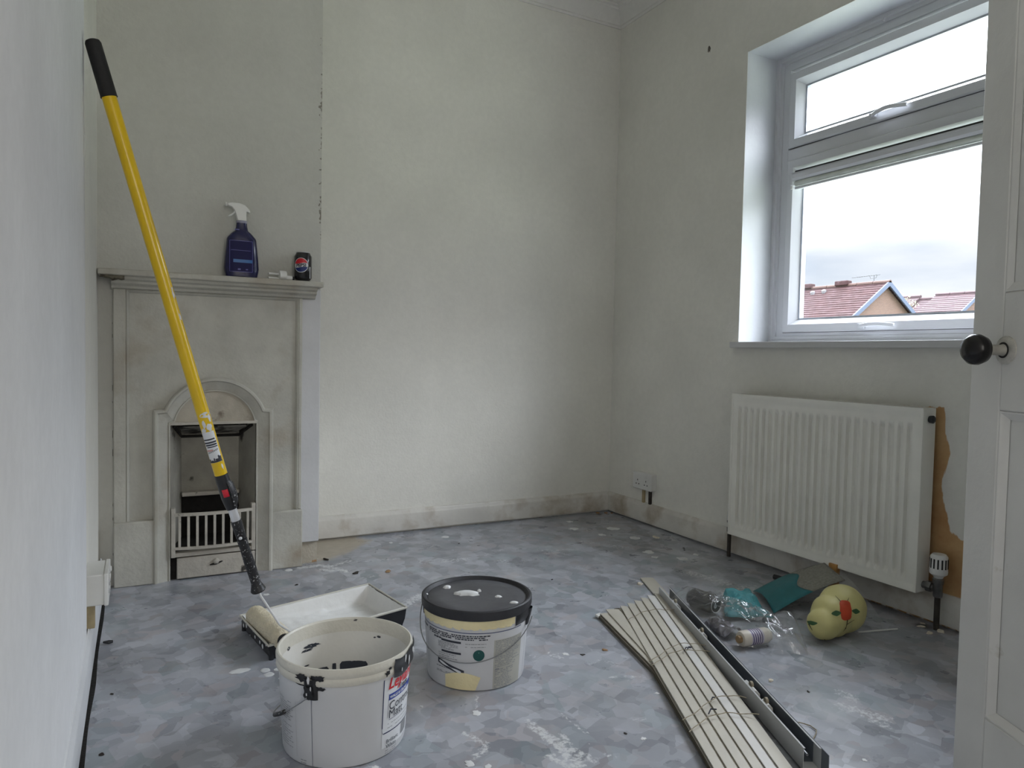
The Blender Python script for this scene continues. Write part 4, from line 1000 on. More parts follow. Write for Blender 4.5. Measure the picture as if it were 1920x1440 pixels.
    mb = MB(); T.patch(mb, -1.52, .98, .1545, .1563, .0008); T.patch(mb, 1.20, 1.206, .008, .150, .0008); T.patch(mb, -1.15, -1.145, .03, .13, .0008); mb.build('label_border', mat('navy_rule', S(48, 62, 110)), t)
    mb = MB(); lines(T, mb, -1.06, .28, .1475, .138, 3, 21, .0030); lines(T, mb, -.90, -.6, .131, .131, 1, 20, .0040); mb.build('small_print', M['ink'], t)
    mb = MB()
    for p0, p1, z0, z1 in ((-.70, -.28, .1255, .131), (-.70, -.28, .0960, .1015), (-1.50, -1.15, .142, .146), (-1.50, -1.15, .079, .083)): T.patch(mb, p0, p1, z0, z1)
    mb.build('heading_bar', M['ink'], t)
    mb = MB(); lines(T, mb, -.78, -.34, .122, .106, 5, 31, .0018); lines(T, mb, -.78, -.34, .092, .076, 4, 32, .0018); lines(T, mb, -.20, .24, .1265, .1185, 2, 33, .0016); lines(T, mb, -.85, -.45, .054, .050, 1, 34, .0026); lines(T, mb, -.85, -.30, .043, .040, 2, 36, .0016); mb.build('small_print', M['inkgrey'], t)
    # scraped dark picture panel, tilted
    mb = MB(); mb.grid(lambda u, v: T.p(-.80 + .58 * u, .070 - .022 * u + (.0135) * (v - .5), .0008), 10, 2); mb.build('picture_panel', M['ink'], t)
    mb = MB(); mb.grid(lambda u, v: T.p(-.76 + .48 * u, .069 - .020 * u + (.004 + .003 * math.sin(u * 9)) * (v - .5), .0011), 12, 2); mb.build('scraped_patch', M['labelw'], t)
    mb = MB(); k = 24; cpt = (.055, .097); rr = .0148
    mb.add([T.p(cpt[0], cpt[1], .0009)] + [T.p(cpt[0] + rr * math.cos(6.2832 * j / k) / T.rad(.1), cpt[1] + rr * math.sin(6.2832 * j / k), .0009) for j in range(k)], [(0, j + 1, (j + 1) % k + 1) for j in range(k)])
    b = mb.build('round_badge', M['inkgreen'], t)
    mb = MB(); lines(T, mb, -.02, .13, .0965, .0965, 1, 3, .0022); T.patch(mb, .05, .06, .103, .106, .0012); mb.build('badge_print', mat('pale_teal_print', S(120, 168, 160)), b)
    mb = MB(); T.patch(mb, .34, 1.02, .004, .134, .0005); p_ = mb.build('pale_print_block', mat('putty_print', S(176, 176, 168)), t)
    mb = MB(); lines(T, mb, .37, .98, .131, .062, 17, 41, .0019); lines(T, mb, .37, .80, .054, .006, 12, 43, .0019); T.patch(mb, .38, .46, .053, .058, .001); mb.build('small_print', M['inkgrey'], p_)
closed_tub()

# ------------------------------------------------------------------ taken-down venetian blind
def blind():
    t = thing('venetian_blind', 'taken down ivory venetian blind lying fanned out with its grey headrail', 'blind', (1.40, 1.50, 0.0))
    def slat(S0, d, W, Ln, zl, zr, m, th=.0028, name='slat', sag=0.0, z_far=0.0):
        d = Vector((d[0], d[1], 0)).normalized(); p = Vector((-d.y, d.x, 0)); p = p if p.x > 0 else -p
        S0 = Vector((S0[0], S0[1], 0)); rings = []
        for i in range(9):
            u = i / 8; c = S0 + d * (Ln * u); z0 = zl + z_far * (1 - u) + sag * math.sin(math.pi * u); z1 = zr + z_far * (1 - u) + sag * math.sin(math.pi * u)
            row = []
            for k in range(6):
                w = k / 5; row.append(c + p * (W * w) + Vector((0, 0, z0 + (z1 - z0) * w + .0014 * math.sin(math.pi * w))))
            row += [q - Vector((0, 0, th)) for q in reversed(row)]
            rings.append(row)
        mb = MB(); mb.loft(rings); return mb.build(name, m, t, angle=30)
    m_ = Vector((-.425, -.905)); p_ = Vector((.905, -.425)); far = Vector((1.453, 1.928))
    # lowest slats of the pile, with the shade on them painted in
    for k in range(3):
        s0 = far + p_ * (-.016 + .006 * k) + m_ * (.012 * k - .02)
        slat(s0, Vector((-.405 - .006 * k, -.912)), .050, 1.07, .0060 + .0042 * k, .0060 + .0042 * k, M['slatshade' if k < 2 else 'ivory'])
    for i in range(6):
        s0 = far + p_ * (.0285 * i) + m_ * (-.022 * i)
        dd = m_ + p_ * (.012 * (2.5 - i) / 5)
        slat(s0, dd, .050 if i < 5 else .034, 1.065 + .02 * ((i * 7) % 3 - 1), .0225 + .0018 * i, .0150 + .0018 * i, M['ivory2' if i in (4,) else 'ivory'], sag=.001)
    # two slats fanned out to the left, and a bottom rail blackened to paint the shadow under them
    slat((1.360, 1.913), (-.245, -.97), .050, 1.06, .0150, .0135, M['ivory'])
    slat((1.392, 1.926), (-.285, -.958), .046, 1.05, .0195, .0175, M['ivory'])
    b = slat((1.352, 1.910), (-.246, -.97), .048, 1.075, .0105, .0100, M['slatshade'], .0098, 'shaded_bottom_rail')
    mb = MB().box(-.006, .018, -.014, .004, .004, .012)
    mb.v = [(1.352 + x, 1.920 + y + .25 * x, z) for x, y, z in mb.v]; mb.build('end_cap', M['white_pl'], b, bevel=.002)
    slat((1.741, 2.186), (-.387, -.922), .052, .62, .0062, .0060, M['ivory'])
    # headrail: steel channel, open at the top
    d = Vector((-.387, -.922, 0)).normalized(); p = Vector((.922, -.387, 0)).normalized(); o = Vector((1.640, 1.952, .0064)); Ln = 1.035
    def H(a, b, z): return o + d * a + p * b + Vector((0, 0, z - .10 * max(0, b) * .6))
    w, h, g = .040, .048, .0014
    prof = [(0, h), (-.0, 0), (w, 0), (w, h), (w - .0045, h + .0003), (w - .0045, h - g), (w - g, h - g), (w - g, g), (g, g), (g, h - g), (.0042, h - g), (.0042, h)]
    MB().loft([[H(a, b, z) for b, z in prof] for a in (0, Ln * .5, Ln)]).build('headrail', M['rail'], t, smooth=False)
    MB().loft([[H(a, b, z) for b, z in ((g + .0003, h - .002), (g + .0003, g + .0003), (w - g - .0003, g + .0003), (w - g - .0003, h - .002))] for a in (.002, Ln - .03)], cap=False, closed=False).build('headrail_lining', M['railin'], t, smooth=False)
    MB().loft([[H(a, b, z) for b, z in ((w + .0002, .0), (w + .0016, .0), (w + .0016, h + .001), (w + .0002, h + .001))] for a in (-.004, Ln + .028)]).build('headrail_flange', M['railin'], t, smooth=False)
    MB().tube([H(.02, w * .5, .022), H(Ln - .02, w * .5, .022)], .003, 6).build('tilt_rod', M['wire'], t)
    for a, ln_ in ((.10, .05), (.36, .035), (.70, .06), (.80, .03)):
        q = MB(); q.loft([[H(a + x, b, z) for b, z in ((.006, .004), (w - .007, .004), (w - .009, .030), (w * .5, .040), (.009, .034))] for x in (0, ln_)]); c = q.build('cord_cradle', M['white_pl'], t, bevel=.002)
        MB().lathe([(.004, -.004), (.009, -.003), (.009, .003), (.004, .004)], H(a + ln_ / 2, w * .5, .040), p, 12).build('spool', M['cord'], c)
    # cords tied round the pile
    for u, lift in ((.12, .004), (.40, .010), (.43, .006), (.70, .008), (.76, .005)):
        pts = []
        for k in range(13):
            a = k / 12; b = -.006 + .185 * a; c = far + m_ * (1.06 * u + .02 * math.sin(a * 5 + u * 20) - .07 * a) + p_ * b
            pts.append((c.x, c.y, .0255 + .0105 * a + lift * math.sin(math.pi * a) + .0015 * math.sin(a * 23)))
        MB().tube(pts, .0011, 5).build('ladder_cord', M['cord'], t)
    mk = M['ink']
    for a, b, le in ((.395, .105, .03), (.385, .118, .02), (.69, .085, .025), (.75, .06, .03), (.015, .175, .014)):
        c = far + m_ * a + p_ * b
        MB().tube([(c.x, c.y, .034), (c.x + le * .5, c.y + le * .3, .038), (c.x + le, c.y + le * .2, .035)], .0017, 5).build('knot', mk, t)
    pts = [Vector((1.34, 1.16, .012)), Vector((1.382, 1.152, .006)), Vector((1.402, 1.138, .004)), Vector((1.413, 1.12, .003)), Vector((1.409, 1.100, .003)), Vector((1.395, 1.09, .003)), Vector((1.365, 1.074, .004)), Vector((1.33, 1.058, .012))]
    MB().tube(pts, .0014, 6).build('pull_cord', M['cord'], t)
blind()

# ------------------------------------------------------------------ rubbish under the radiator
def crumple(fn, nu, nv, name, m, loc, label, cat, solid=0.0, angle=25):
    mb = MB(); mb.grid(fn, nu, nv); o = mb.build(name, m, loc=loc, angle=angle)
    if solid:
        k = o.modifiers.new('thickness', 'SOLIDIFY'); k.thickness = solid; k.offset = 0
    return tag(o, label, cat)
def ridge(x, y, s, seed): 
    return 1 - 2 * abs(noise.noise((x * s, y * s, seed)))
# clear bag
def bagf(u, v):
    a = 2 * math.pi * u; r = v
    c = Vector((1.690, 1.655)); lx = Vector((.11, -.43)).normalized(); sx = Vector((-lx.y, lx.x))
    rr = (1 + .22 * noise.noise((math.cos(a) * 2.2, math.sin(a) * 2.2, 7)))
    q = c + lx * (.245 * r * rr * math.cos(a)) + sx * (.108 * r * rr * math.sin(a))
    h = .068 * (1 - r ** 3.0) ** .8
    h += .020 * math.exp(-((q.x - 1.66) ** 2 + (q.y - 1.83) ** 2) / .002) + .055 * math.exp(-((q.x - 1.795) ** 2 + (q.y - 1.500) ** 2) / .0016) * (r < .97)
    h += (.018 * ridge(q.x, q.y, 17, 3) + .010 * ridge(q.x, q.y, 38, 8)) * (1 - r ** 6)
    h += (.020 * max(0, noise.noise((a * 2.2, 3, 1)))) * r ** 5
    return (q.x, q.y, max(.003 + .002 * math.sin(a * 9), h))
crumple(bagf, 90, 26, 'plastic_bag', M['film'], (1.665, 1.655, 0), 'crumpled clear cellophane bag over the rubbish beside the headrail', 'plastic bag', angle=60)
def can(name, label, c, ax, body, Ln=.112, r=.0325, opening=False):
    t = thing(name, label, 'drink can', tuple(c)); ax = Vector(ax).normalized(); c = Vector(c)
    b0 = c
    MB().lathe([(.020, .006), (.0235, .000), (.026, .004), (r, .014), (r, Ln - .018), (.027, Ln - .006), (.0262, Ln - .003)], b0, ax, 36).build('body', body, t)
    tp = MB().lathe([(.0262, Ln - .004), (.0272, Ln - .001), (.0262, Ln), (.0245, Ln - .001), (.0235, Ln - .0055), (.010, Ln - .0045), (.001, Ln - .0045)], b0, ax, 36).build('top', M['cansilver'], t)
    MB().lathe([(.0262, .0), (.0240, -.0015), (.0225, .000), (.019, .008), (.001, .012)], b0, ax, 30).build('base', M['cansilver'], t)
    return t, ax, b0, tp
axv = Vector((.12, -.99, .02)).normalized()
tc_, ax_, b0_, tp_ = can('drink_can', 'black drink can with silver top lying inside the clear bag', Vector((1.718, 1.872, .0345)), axv, M['canblack'])
q = b0_ + ax_ * (.112 - .0038); sd = ax_.orthogonal().normalized()
MB().lathe([(.0125, 0), (.0125, .0004), (.001, .0004)], q - sd * .008, ax_, 16).build('mouth', M['hole'], tp_)
MB().lathe([(.007, 0), (.008, .0006), (.006, .0012), (.003, .0008)], q + sd * .006, ax_, 14).build('ring_pull', M['cansilver'], tp_)
# crumpled dark wrapper in the bag
def wf(u, v):
    x = 1.598 + .080 * u; y = 1.585 + .115 * v
    return (x + .02 * v, y, .006 + .012 * (1 + ridge(x, y, 22, 5)) * math.sin(math.pi * u) ** .5 + .008 * ridge(x, y, 50, 2))
crumple(wf, 26, 34, 'crumpled_wrapper', mat('dark_grey_foil_wrapper', (0.16, 0.15, 0.17), 0.3, 0.6, 30, 0.3, 60, metal=.3), (1.65, 1.66, 0), 'crumpled dark grey wrapper in the bag in front of the black can', 'wrapper', .0006)
# white tube / bottle with purple label
t = thing('plastic_bottle', 'small off white bottle with purple label lying in the clear bag', 'bottle', (1.663, 1.526, 0.003))
A_, B_ = Vector((1.606, 1.532, .027)), Vector((1.722, 1.520, .027)); ax = (B_ - A_).normalized()
MB().lathe([(.004, 0), (.021, .001), (.0235, .006), (.0235, .094), (.019, .106), (.010, .112)], A_, ax, 24).build('body', mat('off_white_bottle', (0.66, 0.61, 0.53), 0.4), t)
MB().lathe([(.0238, .026), (.0239, .028), (.0239, .070), (.0238, .072)], A_, ax, 24, cap=False).build('label', mat('pale_lilac_label', (0.56, 0.52, 0.60), .4), t)
for k in range(5):
    mb = MB(); mb.lathe([(.0242, .030 + .008 * k), (.0242, .034 + .008 * k)], A_, ax, 24, cap=False); mb.build('label_stripe', mat('purple_print', S(92, 82, 122)), t)
MB().lathe([(.0105, -.010), (.0115, -.008), (.0115, .001), (.006, .002)], A_, ax, 16).build('cap', mat('tan_cap', S(150, 124, 88)), t)
# teal crumpled paper
def tf(u, v):
    P00, P10, P11, P01 = Vector((1.725, 1.715)), Vector((1.865, 1.635)), Vector((1.955, 1.83)), Vector((1.86, 1.865))
    q = P00 * (1 - u) * (1 - v) + P10 * u * (1 - v) + P11 * u * v + P01 * (1 - u) * v
    e = min(1, 5 * min(u, 1 - u, v, 1 - v) + .25)
    return (q.x + .008 * noise.noise((u * 5, v * 5, 1)), q.y + .008 * noise.noise((u * 5, v * 5, 9)), .004 + e * (.024 + .022 * ridge(q.x, q.y, 11, 4) + .010 * ridge(q.x, q.y, 26, 6)))
crumple(tf, 22, 22, 'crumpled_paper', M['teal'], (1.85, 1.76, 0), 'crumpled light teal paper on the floor behind the clear bag', 'paper', .0008, 12)
# printed sheet leaning, grey above and teal below
t = thing('card_sheet', 'curled sheet of grey and deep teal card leaning behind the yellow pouch', 'card', (2.05, 1.75, 0))
A1, D1, C1, B1 = Vector((2.037, 1.889, .003)), Vector((1.925, 1.690, .003)), Vector((2.205, 1.628, .100)), Vector((2.252, 1.752, .122))
def sf(u, v):
    q = A1 * (1 - u) * (1 - v) + D1 * (1 - u) * v + B1 * u * (1 - v) + C1 * u * v
    return (q.x, q.y, max(.003, q.z + .022 * math.sin(math.pi * v) * (1 - u) + .012 * math.sin(math.pi * u)))
edge = lambda v: .50 + .07 * math.sin(v * 7) 
MB().grid(lambda u, v: sf(edge(v) * u, v), 12, 12).build('teal_part', M['teal_dark'], t, solid=.0012)
MB().grid(lambda u, v: sf(edge(v) + (1 - edge(v)) * u, v), 12, 12).build('grey_part', M['greysheet'], t, solid=.0012)
# thin clear sheet to the right of the pouch
def cf(u, v):
    P0, P1, P2, P3 = Vector((2.235, 1.665, .118)), Vector((2.175, 1.450, .004)), Vector((2.075, 1.500, .004)), Vector((2.15, 1.69, .075))
    q = P0 * (1 - u) * (1 - v) + P1 * u * (1 - v) + P2 * u * v + P3 * (1 - u) * v
    return (q.x, q.y, max(.003, q.z + .012 * math.sin(math.pi * u) + .004 * ridge(q.x, q.y, 14, 2) * math.sin(math.pi * v)))
crumple(cf, 20, 12, 'plastic_sheet', M['film2'], (2.15, 1.57, 0), 'thin clear plastic sheet propped beside the yellow pouch', 'plastic sheet', 0, 60)
tag(MB().loft([[(2.268 + a * .010, 1.722 + b * .016, z) for a, b in ((-1, -1), (1, -1), (1, 1), (-1, 1))] for z in (0.0, .125)]).build('offcut', M['ochre'], loc=(2.268, 1.722, 0)), 'small orange card offcut standing behind the grey sheet', 'offcut')
tag(MB().tube([(2.235, 1.968, .010), (2.262, 1.83, .010)], .0095, 10).build('black_stick', M['blackpl'], loc=(2.25, 1.9, 0)), 'short black stick on the floor by the skirting under the radiator', 'stick')
tag(MB().tube([(2.040, 1.452, .004), (2.184, 1.415, .004)], .0030, 6).build('white_stick', M['white_pl'], loc=(2.11, 1.433, 0)), 'thin white stick on the floor right of the yellow pouch', 'stick')
# yellow pouch
def pouch():
    t = thing('yellow_pouch', 'pale yellow lumpy pouch printed with an orange fruit and green leaves', 'pouch', (1.97, 1.475, 0))
    bm = bmesh.new()
    for c, r, sc in (((1.995, 1.482, .078), .078, (.98, .92, .98)), ((1.893, 1.466, .050), .051, (1, .95, .98)), ((1.940, 1.476, .068), .066, (1.0, .92, .93)), ((1.945, 1.470, .046), .048, (1.1, .95, .93)), ((2.062, 1.470, .070), .022, (1.3, 1, 1))):
        bmesh.ops.create_icosphere(bm, subdivisions=4, radius=r, matrix=Matrix.Translation(c) @ Matrix.Diagonal((*sc, 1)))
    me = bpy.data.meshes.new('body'); bm.to_mesh(me); bm.free()
    o = bpy.data.objects.new('body', me); COL.objects.link(o)
    rm = o.modifiers.new('r', 'REMESH'); rm.mode = 'VOXEL'; rm.voxel_size = .0035
    sm_ = o.modifiers.new('s', 'SMOOTH'); sm_.factor = .6; sm_.iterations = 14
    dg = bpy.context.evaluated_depsgraph_get(); m2 = bpy.data.meshes.new_from_object(o.evaluated_get(dg))
    bpy.data.objects.remove(o)
    vs_ = []
    for v in m2.vertices:
        q = v.co.copy(); q += v.normal * (.004 * noise.noise(q * 22)); q.z = max(q.z, .0015); vs_.append(tuple(q))
    fs = [tuple(p.vertices) for p in m2.polygons]; bpy.data.meshes.remove(m2)
    MB().add(vs_, fs).build('body', M['pouch'], t, angle=180)
    bvh = BVHTree.FromPolygons([Vector(v) for v in vs_], fs)
    org = Vector((1.927, 1.437, .105)) - fw * .25
    ry = Vector((.62, .78, -.08)).normalized()
    def cast(x, y, off=.0008):
        h = bvh.ray_cast(org + rt * x + up * y, ry)
        return (h[0] + h[1] * off) if h[0] is not None else None
    def patch(name, f, nu, nv, m, off=.0008):
        vv = [[cast(*f(i / nu, j / nv), off) for i in range(nu + 1)] for j in range(nv + 1)]
        mb = MB()
        for j in range(nv):
            for i in range(nu):
                q = [vv[j][i], vv[j][i + 1], vv[j + 1][i + 1], vv[j + 1][i]]
                if all(k is not None for k in q): mb.add(q, [(0, 1, 2, 3)])
        if mb.v: mb.build(name, m, t, angle=180)
    X0 = -.030
    def ell(cx, cy, a, b, rot=0, pw=2.0):
        def f(u, v):
            x = (2 * u - 1); y = (2 * v - 1); w = (1 - abs(x) ** pw) ** (1 / pw) if abs(x) < 1 else 0
            x, y = a * x, b * y * w; return (X0 + cx + x * math.cos(rot) - y * math.sin(rot), cy + x * math.sin(rot) + y * math.cos(rot))
        return f
    patch('printed_fruit', ell(0, .004, .020, .027, 0, 3.2), 14, 14, M['orange'])
    patch('printed_leaf', ell(-.032, -.002, .016, .008, .1, 1.3), 10, 6, M['leaf'], .0011)
    patch('printed_leaf', ell(.033, .000, .014, .008, -.2, 1.3), 10, 6, M['leaf'], .0011)
    patch('printed_leaf', ell(-.105, -.034, .015, .006, .3, 1.3), 10, 6, M['leaf'], .0011)
    def stroke(x0, y0, x1, y1, w):
        d = Vector((x1 - x0, y1 - y0)); n_ = Vector((-d.y, d.x)).normalized() * w
        return lambda u, v: (X0 + x0 + d.x * u + n_.x * (2 * v - 1) * (1 - .6 * u), y0 + d.y * u + n_.y * (2 * v - 1) * (1 - .6 * u))
    for s_ in ((.002, -.022, -.002, -.052, .0016), (0, -.036, .028, -.026, .0011), (-.002, -.046, -.008, -.060, .0013), (-.012, .028, -.022, .040, .0011), (.010, .030, .016, .038, .0010), (-.112, -.040, -.104, -.056, .0013), (-.114, -.036, -.122, -.044, .001), (-.07, -.080, -.064, -.086, .0012)):
        patch('printed_stem', stroke(*s_), 10, 2, M['stem'], .0010)
pouch()

# ------------------------------------------------------------------ things on the mantel shelf
ZS = 1.142
def spray_bottle():
    c = Vector((.3465, 2.878, ZS)); t = thing('spray_bottle', 'deep blue trigger spray bottle with white head on the mantel shelf', 'spray bottle', tuple(c))
    def sec(w, dpt, z, pw=3.0, n=28):
        r = []
        for j in range(n):
            a = 6.2832 * j / n; ca, sa = math.cos(a), math.sin(a)
            r.append(c + Vector((w * math.copysign(abs(ca) ** (2 / pw), ca), dpt * math.copysign(abs(sa) ** (2 / pw), sa), z)))
        return r
    prof = [(.052, .024, 0), (.056, .027, .003), (.0605, .029, .020), (.0625, .030, .034), (.0600, .029, .075), (.0530, .027, .143), (.0500, .026, .150), (.036, .023, .166), (.0235, .019, .177), (.0205, .0175, .190), (.0190, .017, .205)]
    b = MB().loft([sec(w, d, z) for w, d, z in prof]).build('body', M['bottle'], t, angle=30)
    MB().loft([sec(.0195, .0185, z, 2) for z in (.2045, .2135)]).build('collar', mat('lilac_grey_collar', S(150, 150, 168)), t)
    out = [(-.015, .213), (-.020, .232), (-.027, .252), (-.036, .262), (-.050, .266), (-.051, .276), (-.036, .279), (-.008, .279), (.012, .273), (.026, .258), (.031, .248), (.026, .244), (.017, .250), (.016, .236), (.017, .213)]
    MB().prism(out, lambda a, b_, d: (c.x + a, c.y + d, c.z + b_), -.012, .012).build('trigger_head', M['white_pl'], t, bevel=.003)
    tr = [(-.026, .252), (-.029, .243), (-.038, .236), (-.048, .229), (-.047, .226), (-.035, .231), (-.025, .240), (-.020, .250)]
    MB().prism(tr, lambda a, b_, d: (c.x + a, c.y + d, c.z + b_), -.007, .007).build('trigger', M['white_pl'], t, bevel=.002)
    MB().lathe([(.007, 0), (.008, .002), (.008, .007), (.004, .008)], c + Vector((-.050, 0, .2715)), (-1, 0, 0), 12).build('nozzle', M['white_pl'], t)
    # label panel on the front face
    def fr(z): 
        for (w0, d0, z0), (w1, d1, z1) in zip(prof, prof[1:]):
            if z0 <= z <= z1: return d0 + (d1 - d0) * (z - z0) / (z1 - z0)
        return .02
    def plate(mb, x0, x1, z0, z1, off):
        mb.grid(lambda u, v: c + Vector((x0 + (x1 - x0) * u, -fr(z0 + (z1 - z0) * v) * (1 - abs((x0 + (x1 - x0) * u) / .062) ** 3.0) ** (1 / 3.0) - off, z0 + (z1 - z0) * v)), 12, 6)
    mb = MB(); plate(mb, -.044, .036, .020, .136, .0006); lab = mb.build('label', M['bottlelabel'], t)
    mb = MB(); plate(mb, -.045, -.0435, .020, .136, .0010); plate(mb, .0355, .037, .020, .136, .001); plate(mb, -.044, .036, .135, .1365, .001); plate(mb, -.044, .036, .0195, .021, .001); plate(mb, -.040, .030, .099, .1005, .001)
    mb.build('label_rule', M['labelline'], lab)
    mb = MB(); plate(mb, -.032, .036, .054, .066, .0012); mb.build('cyan_bar', M['cyan'], lab)
    mb = MB(); plate(mb, -.016, -.006, .026, .032, .0012); plate(mb, .012, .020, .027, .031, .0012); plate(mb, -.026, -.010, .176, .180, .0012); mb.build('label_mark', M['labelline'], lab)
spray_bottle()
def cola_can():
    c = Vector((.576, 2.880, ZS)); r = .0335; t, ax, b0, tp = can('drink_can', 'upright black cola can with round red white and blue logo on the mantel shelf', c, (0, 0, 1), M['canblack'], .116, r)
    fdir = Vector((-c.x, -c.y, 0)).normalized(); sd = Vector((-fdir.y, fdir.x, 0)); sd = sd if sd.x > 0 else -sd
    u0 = -.008; zc = .062; R = .0265
    def P(x, z, off): ph = (u0 + x) / r; return c + (fdir * math.cos(ph) + sd * math.sin(ph)) * (r + off) + Vector((0, 0, zc + z))
    def region(name, lo, hi, m, off, Rr):
        mb = MB(); n = 24
        def f(u, v):
            x = (-1 + 2 * u) * Rr * .999; w = math.sqrt(max(0, Rr * Rr - x * x)); a, b = max(-w, min(w, lo(x))), max(-w, min(w, hi(x))); return P(x, a + (b - a) * v, off)
        mb.grid(f, n, 4); return mb.build(name, m, t)
    wave = lambda x: .0022 * math.sin(x / R * 2.6)
    region('logo_ring', lambda x: -1, lambda x: 1, M['labelw'], .0003, R + .002)
    region('logo_red', lambda x: .0075 + wave(x), lambda x: 1, M['inkred'], .0006, R)
    region('logo_blue', lambda x: -1, lambda x: -.0080 + wave(x), mat('navy_logo_print', S(24, 44, 110)), .0006, R)
    vs_, fs = text2d('PEPSI', .0175, .0007); wd = max(x for x, y in vs_)
    mb = MB(); mb.add([P(x - wd / 2, y - .0062 + wave(x - wd / 2) * .6, .0009) for x, y in vs_], fs); mb.build('lettering', M['ink'], t)
    mb = MB(); mb.grid(lambda a, b: P(.036 + .004 * a, -.050 + .045 * b, .0004), 2, 2); mb.build('info_panel', M['labelw'], t)
cola_can()
t = thing('plastic_fitting', 'small white plastic fitting lying on the shelf between bottle and can', 'fitting', (.484, 2.868, ZS))
MB().lathe([(.010, -.014), (.0175, -.012), (.0185, .0), (.0175, .014), (.010, .016)], (.494, 2.866, ZS + .0185), (1, .15, 0), 20).build('body', M['white_pl'], t)
for z in (.006, .022): MB().tube([(.484, 2.865, ZS + z), (.442, 2.858, ZS + z)], .0042, 8).build('prong', M['white_pl'], t)
MB().tube([(.508, 2.868, ZS + .010), (.532, 2.871, ZS + .010)], .0095, 10).build('sleeve', M['white_pl'], t)
MB().tube([(.531, 2.871, ZS + .010), (.540, 2.872, ZS + .010)], .0075, 10).build('tip', M['blackpl'], t)

# ------------------------------------------------------------------ litter on the floor
def flake(x, y, s, m, seed, name, label, cat, group=None, flat=.35):
    rnd = random.Random(seed); bm = bmesh.new(); n = 7; mb = MB()
    pts = [(s * (.6 + .6 * rnd.random()) * math.cos(6.2832 * j / n), s * (.35 + .45 * rnd.random()) * math.sin(6.2832 * j / n)) for j in range(n)]
    rot = rnd.random() * 6.28; c_, s_ = math.cos(rot), math.sin(rot)
    zt = [s * flat * .5 * (.5 + rnd.random()) for j in range(n)]
    lo = [(x + a * c_ - b * s_, y + a * s_ + b * c_, .0008) for a, b in pts]; hi = [(x + .85 * (a * c_ - b * s_), y + .85 * (a * s_ + b * c_), zt[j]) for j, (a, b) in enumerate(pts)]
    mb.loft([lo, hi]); bm.free(); o = mb.build(name, m, loc=(x, y, 0), smooth=False); return tag(o, label, cat, group)
flake(.632, 2.945, .026, M['chip'], 1, 'wood_chip', 'orange brown wood chip on the floor at the foot of the fireplace', 'wood chip', None, .8)
o = MB().box(-.012, .012, -.003, .003, 0, .005); o.v = [(.690 + x * .5 + y, 2.936 - x + y * .4, z + .001) for x, y, z in o.v]
tag(o.build('dark_splinter', M['chipd'], loc=(.69, 2.936, 0)), 'short black splinter on the floor right of the fireplace', 'splinter')
tag(MB().tube([(.655, 3.21, .012), (.668, 3.18, .006), (.682, 3.15, .004)], .0035, 6).build('white_cord_end', M['white_pl'], loc=(.668, 3.18, 0)), 'white cord end poking out by the skirting beside the fireplace', 'cord')
flake(.876, 2.679, .020, M['chip'], 3, 'wood_chip', 'pale brown wood chip on the floor beyond the roller tray', 'wood chip', None, .4)
flake(.754, 2.711, .016, M['chipd'], 5, 'wood_chip', 'small dark brown chip on the floor between fireplace and tray', 'wood chip', None, .5)
flake(1.700, 2.135, .022, M['chipw'], 7, 'plaster_flake', 'cream plaster flake beside the far end of the headrail', 'plaster flake', None, .5)
flake(1.519, 1.336, .012, M['chipw'], 8, 'plaster_flake', 'pale crumb on the bare floor right of the headrail', 'plaster flake', None, .6)
flake(2.216, 2.671, .026, M['chipw'], 9, 'wood_chip', 'flat cream chip on the floor near the right hand skirting', 'wood chip', None, .3)
flake(1.223, 1.692, .010, M['chip'], 10, 'wood_chip', 'tiny yellowish crumb left of the blind slats', 'wood chip', None, .6)
for i, (x, y, s) in enumerate(((1.145, 1.692, .008), (.995, 1.287, .006), (1.558, 1.246, .006), (2.21, 2.467, .010), (2.19, 2.44, .007), (-.071, 1.707, .009), (-.06, 2.0, .006), (.518, 2.662, .009), (1.421, 2.324, .008), (1.30, 2.95, .007))):
    flake(x, y, s, M['chipd'], 20 + i, 'dark_crumb', 'tiny dark crumb of grit scattered on the grey floor', 'crumb', 'dark crumbs on the floor', .4)
for i, (x, y, s) in enumerate(((2.258, 3.222, .018), (2.30, 3.205, .016), (2.328, 3.19, .012))):
    flake(x, y, s, M['chip'], 40 + i, 'plaster_crumb', 'brown crumb in the little heap in the far corner', 'crumb', 'crumbs in the far corner', .5)
for i, (x, y, s) in enumerate(((2.300, 1.345, .016), (2.255, 1.352, .014), (2.285, 1.40, .013), (2.318, 1.415, .010))):
    flake(x, y, s, M['chipw'], 50 + i, 'plaster_crumb', 'grey plaster crumb at the foot of the valve pipe', 'crumb', 'crumbs by the valve pipe', .5)
tag(MB().tube([(-.092, 2.35, .007), (-.078, 2.345, .007), (-.068, 2.348, .006)], [.003, .006, .004], 8).build('black_grommet', M['blackpl'], loc=(-.08, 2.346, 0)), 'small black bit by the gap under the left skirting', 'grommet')

